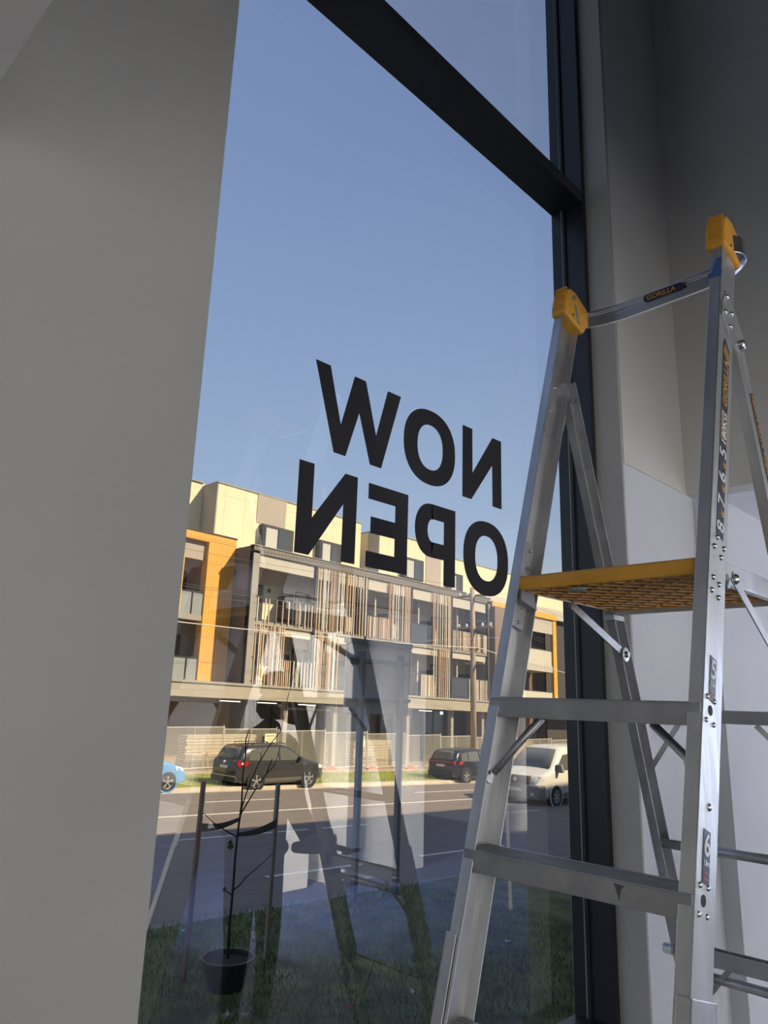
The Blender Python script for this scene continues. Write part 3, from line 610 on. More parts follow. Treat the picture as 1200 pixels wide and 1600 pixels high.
ap('balustrade_panel', (BX[3] + .1, BX[3] + 2.0, 31.0, 31.06, U0, UR), pdark); ap('balustrade_panel', (BX[1] + 1.95, BX[2] - .1, 31.0, 31.06, L0, LR), pdark); ap('balustrade_panel', (BX[4] + .1, BX[4] + 1.8, 31.0, 31.06, L0, LR), pdark)
# orange framed block on the left
ap('orange_frame_leg', (20.90, 22.62, 32.74, 33.3, 2.15, 9.95), orange); ap('orange_frame_top', (14.0, 20.90, 32.74, 33.3, 9.50, 9.95), orange); ap('orange_cap', (14, 22.66, 32.7, 33.4, 9.95, 10.02), dark)
ap('recess_wall', (14.0, 22.6, 34.3, 34.5, 2.15, 9.5), taupe); ap('recess_panel', (14, 20.9, 33.0, 33.1, 8.5, 9.5), taupe)
ap('floor_slab', (14.0, 20.9, 32.8, 34.4, 5.28, 5.58), greyf); ap('balcony_door', (18.6, 20.6, 34.22, 34.3, 2.2, 4.6), dark); ap('balcony_door', (18.6, 20.6, 34.22, 34.3, 5.6, 8.0), dark)
for z in (5.58, 2.2):
    f = ap('glass_balustrade', (14.2, 20.85, 32.84, 32.88, z, z + 1.15), mat('balustrade_glass', (.30, .32, .31), .15, spec=.8)); ap('balustrade_rail', (14, 20.9, 32.8, 32.9, z + 1.15, z + 1.2), dark, f)
    for xx in (17.6, 18.9, 20.2): ap('balustrade_post', (xx, xx + .05, 32.79, 32.84, z, z + 1.15), dark, f)
b = MB()
for k in range(4): b.box(19.05 + k * .13, 19.11 + k * .13, 32.70, 32.80, 5.6, 8.6, sh=1)
b.build('batten_screen', orange_y, apt)
# set back cream top storey
ap('top_storey_wall', (22.58, 34.2, 35.0, 40, 9.1, 13.68), cream); ap('top_storey_wall', (35.0, 41.6, 33.9, 40, 9.1, 13.2), cream); ap('top_storey_wall', (41.6, 60, 34.6, 40, 9.1, 12.85), cream)
ap('top_storey_wall', (10, 22.6, 36.6, 40, 9.1, 13.9), cream)
ap('roof_capping', (22.5, 34.25, 34.94, 40, 13.68, 13.76), greyf); ap('roof_capping', (34.95, 41.65, 33.84, 40, 13.2, 13.28), greyf); ap('roof_capping', (41.65, 60, 34.55, 40, 12.85, 12.92), greyf); ap('roof_capping', (10, 22.5, 36.5, 40, 13.9, 13.97), greyf)
ap('taupe_panel', (25.4, 27.6, 34.96, 35.0, 11.9, 13.68), taupe); ap('taupe_panel', (39.8, 41.5, 33.86, 33.9, 9.2, 13.2), taupe)
ap('end_return', (22.50, 22.58, 35.0, 36.6, 9.1, 13.68), mat('return_shade_grey', (.34, .31, .26), .7)); ap('end_return', (34.92, 35.0, 33.9, 35.0, 9.1, 13.2), mat('return_shade_grey', (.34, .31, .26), .7))  # thin sheets, the shade of these side faces put into their grey
for x, y, w, h in ((25.65, 34.9, 2.35, 1.6), (30.2, 34.9, 1.9, 1.5), (37.1, 33.8, 2.0, 1.5), (42.9, 34.5, 1.6, 1.4)):
    f = ap('dormer_window', (x, x + w, y - .35, y + .1, 10.2, 10.2 + h), dark)
    ap('window_pane', (x + .1, x + w - .5, y - .38, y - .34, 10.28, 10.2 + h - .15), wglass, f)
    ap('curtain', (x + .2, x + w * .45, y - .395, y - .38, 10.3, 10.2 + h - .2), curt, f); ap('sash_bar', (x + w * .48, x + w * .50, y - .41, y - .39, 10.28, 10.2 + h - .15), dark, f)
# ground floor under the balconies
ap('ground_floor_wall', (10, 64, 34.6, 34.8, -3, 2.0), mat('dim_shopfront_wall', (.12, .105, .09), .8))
ap('brick_wall', (14, 24.0, 34.2, 34.6, -2.6, 2.0), brick); ap('brick_wall', (29.9, 33.0, 33.2, 33.4, -2.6, 2.0), mat('grey_brick', (.14, .125, .11), .8))
for x in (13, 17.2, 25.6, 29.2, 35.4, 39.8, 43.2): ap('column', (x, x + .28, 31.4, 31.7, -3, 1.5), greyf)
for x, w in ((25.9, 3.2), (34.0, 1.3), (36.0, 3.4), (40.3, 2.6)):
    f = ap('shopfront_window', (x, x + w, 34.4, 34.6, -2.2, 1.4), dark)
    for k in range(int(w / 1.1)): ap('shopfront_pane', (x + .08 + k * 1.1, x + 1.02 + k * 1.1, 34.36, 34.42, -2.1, 1.3), wglass, f)
lamp_m = mat('fluorescent_tube', (.9, .9, .85), .5, emit=(1, .95, .8), estr=2.2)
for x, y in ((22.6, 33.0), (24.6, 32.4), (27.6, 32.6), (18.5, 33.4), (38.0, 32.6)): ap('strip_light', (x, x + 1.25, y, y + .08, 1.28, 1.33), lamp_m)
for x in (30.0, 30.25, 38.6): ap('spot_light', (x, x + .12, 31.2, 31.35, 1.12, 1.30), lamp_m)
ap('cable_tray', (26.5, 30.2, 32.4, 32.6, 1.0, 1.12), greyf)
# right hand block with orange portal
ap('brick_wall', (43.75, 46.5, 30.6, 31.0, 2.0, 8.9), brick)
ap('wing_wall', (44, 62, 33.0, 33.4, -3, 8.3), band_mat('brown_vertical_boards', (.20, .13, .085), (.12, .08, .05), 0, .3, 'XZ', lw=.03))
ap('wing_roof', (44, 70, 31.6, 38, 9.1, 9.9), mat('pale_grey_render', (.52, .50, .44), .8))
ap('portal_top', (43.8, 52.6, 30.85, 31.2, 8.85, 9.30), orange_y); ap('portal_leg', (52.1, 52.6, 30.95, 31.2, 1.9, 8.85), orange_y)
ap('portal_spandrel', (44, 52.1, 31.0, 31.15, 7.7, 8.85), soff)
for z in (5.2, 2.0):
    ap('floor_slab', (44, 52, 31.0, 33, z - .5, z), soff); f = ap('balustrade_panel', (45.0, 51.9, 31.02, 31.08, z, z + 1.15), mat('pale_balustrade', (.60, .56, .45), .4)); ap('balustrade_rail', (45, 51.9, 31.0, 31.1, z + 1.15, z + 1.2), dark, f)
ap('wing_side', (52.6, 70, 32.0, 33, -3, 8.9), band_mat('dark_boards', (.07, .06, .055), (.03, .03, .03), 0, .35, 'XZ', lw=.05))
ap('roof_vent', (49.3, 51.8, 33.0, 34.0, 10.2, 10.35), greyf); ap('roof_vent_base', (50.0, 51.2, 33.2, 33.8, 9.9, 10.2), greyf)
ap('wing_lower', (44, 70, 33.4, 33.6, -3.5, 2), dark)
ap('awning_beam', (43.75, 70, 30.9, 31.1, 1.3, 1.9), soff)
org()
# pale block piles behind the fence
for x0, x1, y, h, lab in ((19.3, 23.3, 30.6, 1.55, 'wide pale concrete block pile behind the fence, left of the dark parked car'), (30.2, 33.4, 30.7, 1.5, 'pale concrete block pile behind the fence, right of the dark car')):
    b = MB(); z = gz(x0) + .12; n_ = 10
    for k in range(n_):
        o_ = .06 * (k % 2); b.box(x0 + o_, x1 + o_ - .05, y, y + .8, z + k * h / n_ - .05, z + (k + 1) * h / n_ - .07)
    tag(b.build('block_pile', brick_p), lab, 'block pile')
# trestle table with plank
tr_ = empty('trestle_table', (21.2, 29.9, gz(21.2) + .13)); org(21.2, 29.9, gz(21.2) + .13); tag(tr_, 'yellow timber trestle table with a long plank behind the fence', 'trestle')
ym = mat('raw_timber', (.62, .42, .18), .7, noise=.15, nscale=5)
b = MB(); b.box(19.6, 23.2, 29.7, 30.1, gz(21.2) + .92, gz(21.2) + .98); b.build('plank', ym, tr_)
for x in (20.0, 22.8):
    for s_ in (-1, 1): b = MB(); b.bar((x, 29.9, gz(21.2) + .92), (x + s_ * .30, 29.9 + s_ * .2, gz(21.2) + .13), .06); b.build('leg', ym, tr_)
b = MB(); b.bar((20.1, 29.4, gz(20) + .13), (21.0, 29.6, gz(20) + 1.3), .05, .12); tag(b.build('timber_plank', ym), 'pale timber plank leaning against the trestle behind the fence', 'plank'); org()

# ------------------------------------------------------------------ temporary fence
galv = mat('galvanised_tube', (.66, .62, .52), .45, .3); wirem = mat('galvanised_wire', (.62, .58, .48), .5, .3)
orange_f = mat('orange_fence_foot', (.70, .16, .05), .7)
def fence_panel(x0, w, y, lab, lean=0):
    z = gz(x0 + w / 2) + .16; r = empty('fence_panel', (x0 + w / 2, y, z)); org(x0 + w / 2, y, z)
    tag(r, lab, 'fence', 'temporary mesh fence panels across the street'); H = 1.88
    b = MB(); b.tube([(x0, y, z), (x0, y + lean, z + H + .1)], .024, 6); b.tube([(x0 + w, y, z), (x0 + w, y + lean, z + H + .1)], .024, 6)
    b.tube([(x0, y + lean, z + H), (x0 + w, y + lean, z + H)], .020, 6); b.tube([(x0, y, z + .12), (x0 + w, y, z + .12)], .020, 6); b.tube([(x0 + w * .5, y, z + .1), (x0 + w * .5, y + lean, z + H)], .016, 6)
    b.build('tube_frame', galv, r)
    b = MB(); b.box(x0 - .01, x0 + .76, y - .14, y + .12, z - .02, z + .11); b.box(x0 + .15, x0 + .6, y - .1, y + .08, z + .11, z + .15); b.build('foot', orange_f, r, bevel=.02)
    b = MB(); s_ = .11; k = -H
    h_ = H - .14
    while k < w:
        for sg in (1, -1):
            xa, xb = (k, k + h_) if sg > 0 else (k + h_, k); za, zb = 0.0, h_
            # clip in x to the panel
            def cl(xa, za, xb, zb):
                t0, t1 = 0., 1.
                for lim, s2 in ((0, 1), (w, -1)):
                    fa, fb = (xa - lim) * s2, (xb - lim) * s2
                    if fa < 0 and fb < 0: return None
                    if fa < 0: t0 = max(t0, fa / (fa - fb))
                    if fb < 0: t1 = min(t1, fa / (fa - fb))
                return (t0, t1) if t1 > t0 + .01 else None
            c = cl(xa, za, xb, zb)
            if c:
                p = [(xa + (xb - xa) * t, (zb - za) * t) for t in c]; a_, b_ = [Vector((x0 + q[0], y + lean * q[1] / H, z + .13 + q[1])) for q in p]
                dx = Vector((.0042, 0, .0042 * (-sg))); b.add([a_ - dx, a_ + dx, b_ + dx, b_ - dx, a_ + Vector((0, .006, 0)), b_ + Vector((0, .006, 0))], [(0, 1, 2, 3), (0, 3, 5, 4), (1, 4, 5, 2)])
        k += s_
    b.build('wire_mesh', wirem, r)
    org()
fx = 14.1; wid = [2.4] * 16; labs = ['behind the blue car', 'left of the dark parked car', 'behind the dark car with a yellow sign on it', 'behind the roof of the dark parked car', 'behind the bonnet of the dark parked car', 'right of the dark parked car, carrying a yellow sign', 'between the sign posts', 'right of the sign posts', 'left of the second dark car', 'behind the second dark car', 'behind the utility pole', 'right of the utility pole', 'left of the white van', 'behind the front of the white van', 'behind the roof of the white van', 'right of the white van']
fxs = []
for i, l in enumerate(labs):
    fxs.append(fx); fence_panel(fx, 3.05, 29.0, 'temporary galvanised mesh fence panel ' + l, lean=.03 * (i % 3)); fx += 3.12
signm = mat('pale_yellow_sign', (.80, .76, .52), .6); smud = mat('sign_faded_print', (.40, .34, .18), .7)
for x, l in ((22.9, 'pale yellow safety sign on the fence behind the dark parked car'), (29.0, 'pale yellow safety sign on the fence right of the dark parked car')):
    z = gz(x); s_ = empty('safety_sign', (x, 28.9, z + 1.35)); org(x, 28.9, z + 1.35); tag(s_, l, 'sign', 'fence signs')
    b = MB(); b.box(x - .33, x + .33, 28.90, 28.92, z + 1.30, z + 1.86); b.build('sign_plate', signm, s_)
    b = MB(); b.box(x - .26, x + .26, 28.89, 28.9, z + 1.72, z + 1.79); b.build('sign_print', smud, s_)
    for k in range(3): b = MB(); b.box(x - .22, x + .20 - .06 * k, 28.89, 28.9, z + 1.60 - k * .1, z + 1.63 - k * .1); b.build('sign_print', smud, s_)
    org()

# ------------------------------------------------------------------ utility pole and power lines
pole = empty('utility_pole', (35.6, 26.3, gz(35.6) + .13)); org(35.6, 26.3, gz(35.6) + .13); tag(pole, 'weathered timber utility pole with crossarms on the far verge', 'pole')
pw_ = mat('weathered_pole_timber', (.38, .29, .20), .85, noise=.25, nscale=6, stretch=(1, 1, .1), bump=.3, bscale=12)
b = MB(); b.tube([(35.65, 26.3, -2.4), (35.6, 26.3, 3), (35.5, 26.3, 8.4)], [.19, .17, .14], 14); b.build('pole_shaft', pw_, pole, smooth=True)
for z, w in ((7.95, 1.25), (6.02, 1.3), (4.72, .35), (3.9, .7)):
    b = MB(); b.box(35.66, 35.78, 26.3 - w, 26.3 + w, z - .06, z + .06); arm = b.build('crossarm', pw_, pole)
    if z > 5:
        for q_ in (-1, -.5, .5, 1): b = MB(); b.lathe([(0, 0), (.06, 0), (.09, .06), (.05, .1), (.08, .14), (.04, .2), (0, .2)], (35.72, 26.3 + q_ * w * .92, z + .05), 'Z', 10); b.build('insulator', mat('white_insulator', (.85, .85, .82), .3), arm)
b = MB(); b.lathe([(0, 0), (.05, 0), (.05, .5), (0, .5)], (35.3, 26.1, 3.6), 'Z', 8); b.build('bracket', steel, pole); org()
wire_l = mat('pale_cable', (.66, .62, .55), .5); wire_d = mat('dark_cable', (.08, .075, .07), .6)
def wire(p, q, sag, r, m, lab, grp='overhead cables'):
    pts = [Vector(p).lerp(Vector(q), t / 16) - Vector((0, 0, 4 * sag * (t / 16) * (1 - t / 16))) for t in range(17)]
    b = MB(); b.tube(pts, r, 5); tag(b.build('power_line', m), lab, 'cable', grp)
wire((-4, 26.02, 5.1), (35.655, 26.02, 4.80), .5, .022, wire_l, 'thick pale overhead cable left of the utility pole')
wire((35.785, 26.02, 4.80), (80, 26.02, 3.0), .9, .022, wire_l, 'thick pale overhead cable right of the utility pole')
for q_, z, l in ((-1, 7.98, 'upper thin cable nearest the road'), (1, 7.98, 'upper thin cable nearest the building'), (-1, 6.05, 'lower thin cable nearest the road'), (-.5, 6.05, 'lower thin cable, second from the road'), (1, 6.05, 'lower thin cable nearest the building')):
    y = 26.3 + q_ * (1.15 if z > 7 else 1.2)
    wire((-4, y, z + .8), (35.64, y, z + .27), .7, .008, wire_d, l + ', running left from the utility pole'); wire((35.80, y, z + .27), (82, y, z - 1.6), .9, .008, wire_d, l + ', running right from the utility pole')

# ------------------------------------------------------------------ two post sign board seen from behind
sb = empty('sign_board', (9.5, 8.35, gz(9.5))); org(9.5, 8.35, gz(9.5)); tag(sb, 'grey back of a two post sign board standing on the near verge', 'sign board')
sbm = mat('sign_back_metal', (.62, .58, .52), .6, noise=.05, nscale=2); spm = mat('grey_steel_post', (.20, .21, .225), .5)
b = MB(); b.box(8.73, 10.33, 8.36, 8.40, 1.39, 2.62); b.build('panel', sbm, sb, bevel=.01)
for z in (1.63, 2.30): b = MB(); b.box(8.73, 10.33, 8.31, 8.36, z - .03, z + .03); b.build('rail', spm, sb)
b = MB(); b.box(8.71, 10.35, 8.30, 8.42, 2.58, 2.66); b.build('top_edge', mat('sign_edge', (.2, .19, .18), .6), sb)
for x in (9.02, 10.0): b = MB(); b.box(x - .045, x + .045, 8.22, 8.31, gz(x) - .1, 2.45); b.build('post', spm, sb, bevel=.004)
org()

# ------------------------------------------------------------------ young potted tree with two stakes
tre = empty('potted_sapling', (5.246, 6.28, gz(5.25) + .02)); org(5.246, 6.28, gz(5.25) + .02); tag(tre, 'thin bare young tree growing in a black plastic pot outside the window', 'tree')
bark = mat('dark_bark', (.035, .024, .02), .8, noise=.2, nscale=30)
zp = gz(5.25) + .02
b = MB(); b.lathe([(.0, 0), (.20, 0), (.275, .27), (.292, .275), (.292, .30), (.270, .30), (.262, .24), (0, .24)], (5.246, 6.28, zp), 'Z', 32); b.build('pot', mat('black_plastic_pot', (.022, .022, .022), .45), tre, smooth=False)
b = MB(); b.lathe([(0, .255), (.14, .26), (.264, .248), (.26, .235), (0, .235)], (5.246, 6.28, zp), 'Z', 24); b.build('soil', mat('potting_soil', (.03, .02, .015), .95, bump=.5, bscale=60), tre)
Yt = 6.28
b = MB()
b.tube([(5.246, Yt, zp + .28), (5.235, Yt, -.75), (5.245, Yt, -.38), (5.25, Yt + .01, -.1), (5.252, Yt, .144), (5.262, Yt - .02, .45), (5.263, Yt, .758), (5.279, Yt, .967), (5.33, Yt, 1.25)], [.016, .015, .013, .0125, .012, .010, .008, .006, .003], 8)
b.build('stem', bark, tre, smooth=True)
for br in (((5.252, 0, .144), (5.30, .02, .42), (5.40, .04, .66), (5.523, .05, .889), (5.64, .04, 1.06), (5.778, .0, 1.249), (5.82, 0, 1.45), (5.846, 0, 1.627), (5.94, 0, 1.979)),
           ((5.262, 0, .32), (5.42, -.05, .60), (5.55, -.06, .76), (5.668, -.05, .847), (5.745, -.05, 1.064)), ((5.55, -.06, .76), (5.60, -.09, .93)),
           ((5.252, 0, .10), (5.15, .02, .15), (5.063, .03, .20), (4.93, .04, .28), (4.81, .05, .381)), ((5.244, 0, -.45), (5.32, -.02, -.40), (5.395, -.02, -.33), (5.55, -.02, -.25), (5.753, -.03, -.12)),
           ((5.279, 0, .967), (5.29, .03, 1.15), (5.36, .04, 1.324), (5.482, .05, 1.559)), ((5.36, .04, 1.324), (5.30, .04, 1.5)), ((5.778, 0, 1.249), (5.70, 0, 1.42)), ((5.244, 0, -.50), (5.19, .02, -.46), (5.13, .03, -.44))):
    b = MB(); n_ = len(br); b.tube([(p[0], Yt + p[1], p[2]) for p in br], [.0075 * (1 - .75 * i / n_) + .001 for i in range(n_)], 6); b.build('branch', bark, tre, smooth=True)
leafm = mat('young_leaf', (.10, .14, .03), .6)
for (x, z, s_) in ((5.17, -.03, .07), (5.13, -.44, .04), (5.16, .02, .05)):
    b = MB(); b.add([(x, Yt, z), (x + s_ * .5, Yt - .02, z + s_ * .4), (x, Yt - .01, z + s_ * 1.3), (x - s_ * .5, Yt + .02, z + s_ * .4), (x, Yt + .02, z + s_ * .5)], [(0, 1, 4), (1, 2, 4), (2, 3, 4), (3, 0, 4)]); b.build('leaf', leafm, tre)
org()
stakem = mat('hardwood_stake', (.21, .11, .07), .8, noise=.15, nscale=8); stake2 = mat('pale_timber_stake', (.35, .30, .235), .8, noise=.12, nscale=8)
b = MB(); b.bar((4.994, 6.715, gz(5) - .1), (5.02, 6.70, .66), .045, .045); s1_ = tag(b.build('tree_stake', stakem, bevel=.003), 'reddish brown timber stake left of the young tree', 'stake', 'tree stakes')
b = MB(); b.bar((6.173, 6.811, gz(6.2) - .1), (6.19, 6.80, .56), .045, .045); tag(b.build('tree_stake', stake2, bevel=.003), 'pale timber stake right of the young tree', 'stake', 'tree stakes')
hess = mat('hessian_tie', (.085, .075, .06), .95, noise=.2, nscale=40)
def tie(p, q, w0, w1, lab):
    b = MB(); n_ = 8; vs = []
    for i in range(n_ + 1):
        t = i / n_; c = Vector(p).lerp(Vector(q), t) - Vector((0, 0, .03 * math.sin(math.pi * t))); w = w0 + (w1 - w0) * t
        vs += [c + Vector((0, -.004, -w)), c + Vector((0, -.004, w)), c + Vector((0, .004, w)), c + Vector((0, .004, -w))]
    b.add(vs, [(4 * i + k, 4 * i + (k + 1) % 4, 4 * i + 4 + (k + 1) % 4, 4 * i + 4 + k) for i in range(n_) for k in range(4)] + [(0, 1, 2, 3), tuple(4 * n_ + k for k in range(4))])
    tag(b.build('tree_tie', hess), lab, 'tree tie', 'hessian tree ties')
tie((5.02, 6.66, .17), (5.256, 6.29, .28), .045, .02, 'dark hessian strap from the left stake up to the young tree'); tie((5.256, 6.30, .12), (6.17, 6.76, .10), .02, .05, 'dark hessian strap from the young tree to the right stake')
# fallen leaves and scraps on the near verge
lt = mat('dry_leaf_tan', (.42, .33, .26), .8); lr = mat('dry_leaf_rust', (.30, .10, .05), .8); pl = mat('pale_scrap', (.6, .6, .58), .7)
def leaf(x, y, s_, a, m, lab):
    b = MB(); z = gz(x) + .07; pts = []
    for k in range(10):
        t = 2 * math.pi * k / 10; r = s_ * (1 if k % 2 else .55) * (1 + .3 * math.cos(t)); pts.append((x + r * math.cos(t + a), y + r * math.sin(t + a) * .7, z + .015 * math.sin(3 * t)))
    n_ = len(pts); b.add([(x, y, z + .012)] + pts + [(p[0], p[1], p[2] - .003) for p in pts], [(0, 1 + k, 1 + (k + 1) % n_) for k in range(n_)] + [(1 + k, 1 + n_ + k, 1 + n_ + (k + 1) % n_, 1 + (k + 1) % n_) for k in range(n_)])
    tag(b.build('fallen_leaf', m), lab, 'leaf', 'fallen leaves on the verge')
leaf(4.75, 5.55, .07, .3, lt, 'curled tan leaf on the grass just below the black pot'); leaf(4.9, 5.45, .05, 1.2, lt, 'small tan leaf right of the curled leaf below the pot')
leaf(5.9, 5.0, .07, 2, lr, 'rusty red leaf on the dark grass under the ladder reflection'); leaf(6.7, 4.9, .05, .5, pl, 'pale scrap on the grass right of the rusty leaf'); leaf(5.4, 7.6, .05, 2.2, lt, 'small tan leaf behind the black pot'); leaf(9.2, 5.4, .06, 1, pl, 'pale leaf on the grass near the window frame')
leaf(5.9, 8.2, .05, 1.7, pl, 'pale leaf near the road edge behind the pot')

# ------------------------------------------------------------------ vehicles
def interp(tab, x):
    if x <= tab[0][0]: return tab[0][1]
    for (a, b), (c, d) in zip(tab, tab[1:]):
        if x <= c: return b + (d - b) * (x - a) / (c - a)
    return tab[-1][1]
car_glass = mat('car_glass', (.12, .12, .10), .06, spec=.9); trimm = mat('car_black_trim', (.025, .025, .027), .55)
tyre_m = mat('tyre_rubber', (.02, .02, .02), .85); rim_m = mat('alloy_rim', (.62, .62, .60), .3, .7); redl = mat('red_tail_lamp', (.45, .015, .02), .2); clearl = mat('clear_lamp', (.78, .78, .75), .12, spec=.9)
platem = mat('number_plate', (.62, .62, .58), .5)
def car(name, label, org_pt, flip, W, body, top, bot, plan, belt, wins, wheels, wr, screens, extras, tumble=.17, hub=5):
    """x runs from rear (0) to nose; flip=-1 turns the car to face -X"""
    ox, oy, oz = org_pt; r = empty(name, (ox, oy, oz)); org(ox, oy, oz); tag(r, label, 'car')
    L = top[-1][0]; cxm = L / 2
    hw = lambda x: W / 2 * interp(plan, x)
    def P(x, y, z): return (ox + flip * (x - cxm), oy + flip * y, oz + z)
    def side(x, z, off=0):   # half width at height z
        zt = interp(top, x); zb = interp(belt, x) if callable(belt) is False and isinstance(belt, list) else belt
        w = hw(x)
        if z > zb: w -= tumble * (z - zb) / .6
        else: w -= .02 * (zb - z) ** 2
        return w + off
    N = 46; b = MB(); rows = []
    for i in range(N + 1):
        x = L * (.5 - .5 * math.cos(math.pi * i / N)); zt, zb = interp(top, x), interp(bot, x); zs = []
        ks = (0, .12, .3, .5, .68, .82, .92, .975, 1.0); sec = []
        sec.append((0, zb))
        sec.append((side(x, zb) * .93, zb))
        for k in ks[1:-1]: z = zb + (zt - zb) * k; w = side(x, z); w *= (1 if k < .9 else (.985 if k < .95 else .93)); sec.append((w, z))
        sec.append((side(x, zt) * .80, zt)); sec.append((side(x, zt) * .4, zt + .018)); sec.append((0, zt + .024))
        rows.append(sec)
    m_ = len(rows[0])
    for sg in (1, -1):
        vs = [P(L * (.5 - .5 * math.cos(math.pi * i / N)), sg * y, z) for i in range(N + 1) for y, z in rows[i]]
        b.add(vs, [(i * m_ + k, i * m_ + k + 1, (i + 1) * m_ + k + 1, (i + 1) * m_ + k) for i in range(N) for k in range(m_ - 1)] + [tuple(range(m_)), tuple(N * m_ + k for k in range(m_))])
    bo = b.build('body', body, r, smooth=True)
    bm = bmesh.new(); bm.from_mesh(bo.data); bmesh.ops.remove_doubles(bm, verts=bm.verts, dist=.001); bmesh.ops.recalc_face_normals(bm, faces=bm.faces); bm.to_mesh(bo.data); bm.free()
    for nm, poly, m in wins:      # side panels following the flank
        for sg in (1, -1):
            def sub(poly):
                out = []
                for (x0, z0), (x1, z1) in zip(poly, poly[1:] + poly[:1]):
                    for t in (0, .33, .67): out.append((x0 + (x1 - x0) * t, z0 + (z1 - z0) * t))
                return out
            q = sub(poly); b = MB(); b.prism(q, lambda x, z: P(x, sg * (side(x, z) - .03), z), lambda x, z: P(x, sg * (side(x, z) + .008), z)); b.build(nm, m, r)
    for nm, pts, wy, m in screens:  # windscreens and bands across the car, along the top profile
        b = MB(); n = len(pts); vs = []
        for x, z, w in pts:
            for yy in (-w, -w * .5, 0, w * .5, w): vs.append(P(x, yy, z + .012 * (1 - (yy / max(w, .01)) ** 2)))
        fs = [(i * 5 + k, i * 5 + k + 1, (i + 1) * 5 + k + 1, (i + 1) * 5 + k) for i in range(n - 1) for k in range(4)]; b.add(vs, fs); o = b.build(nm, m, r, smooth=True)
        so_ = o.modifiers.new('thick', 'SOLIDIFY'); so_.thickness = .012; so_.offset = 0
    for x in wheels:
        for sg in (1, -1):
            y0 = hw(x) * sg
            b = MB(); b.lathe([(wr + .015, -.012), (wr + .065, -.012), (wr + .065, .012), (wr + .015, .014)], P(x, y0, wr + .01), 'Y', 36); b.build('wheel_arch', trimm if name != 'blue_hatchback' and name != 'white_van' else body, r, smooth=False)
            b = MB(); s2 = sg * flip; b.lathe([(0, -.05 * s2), (wr + .03, -.05 * s2), (wr + .03, .006 * s2), (0, .006 * s2)], P(x, y0, wr + .01), 'Y', 32); b.build('wheel_well', rubber, r)
            s2 = sg * flip
            b = MB(); b.lathe([(wr * .62, -.2 * s2), (wr * .97, -.2 * s2), (wr, -.15 * s2), (wr, -.02 * s2), (wr * .96, .018 * s2), (wr * .68, .022 * s2), (wr * .66, .0)], P(x, y0, wr), 'Y', 36); w_ = b.build('wheel', tyre_m, r, smooth=True)
            b = MB(); c = P(x, y0, wr); b.lathe([(wr * .60, -.01 * s2), (wr * .67, .016 * s2), (wr * .70, .02 * s2), (wr * .70, .005 * s2)], c, 'Y', 32); b.lathe([(0, .022 * s2), (.05, .020 * s2), (.06, .0)], c, 'Y', 12)
            for k in range(hub):
                for d in (-.12, .12):
                    a = 2 * math.pi * k / hub + .3; b.bar((c[0] + .04 * math.cos(a), c[1] + .014 * s2, c[2] + .04 * math.sin(a)), (c[0] + wr * .66 * math.cos(a + d), c[1] + .012 * s2, c[2] + wr * .66 * math.sin(a + d)), .028, .016, up=(0, 1, 0))
            b.build('rim', rim_m, w_)
    extras(r, P, hw, side); org(); return r

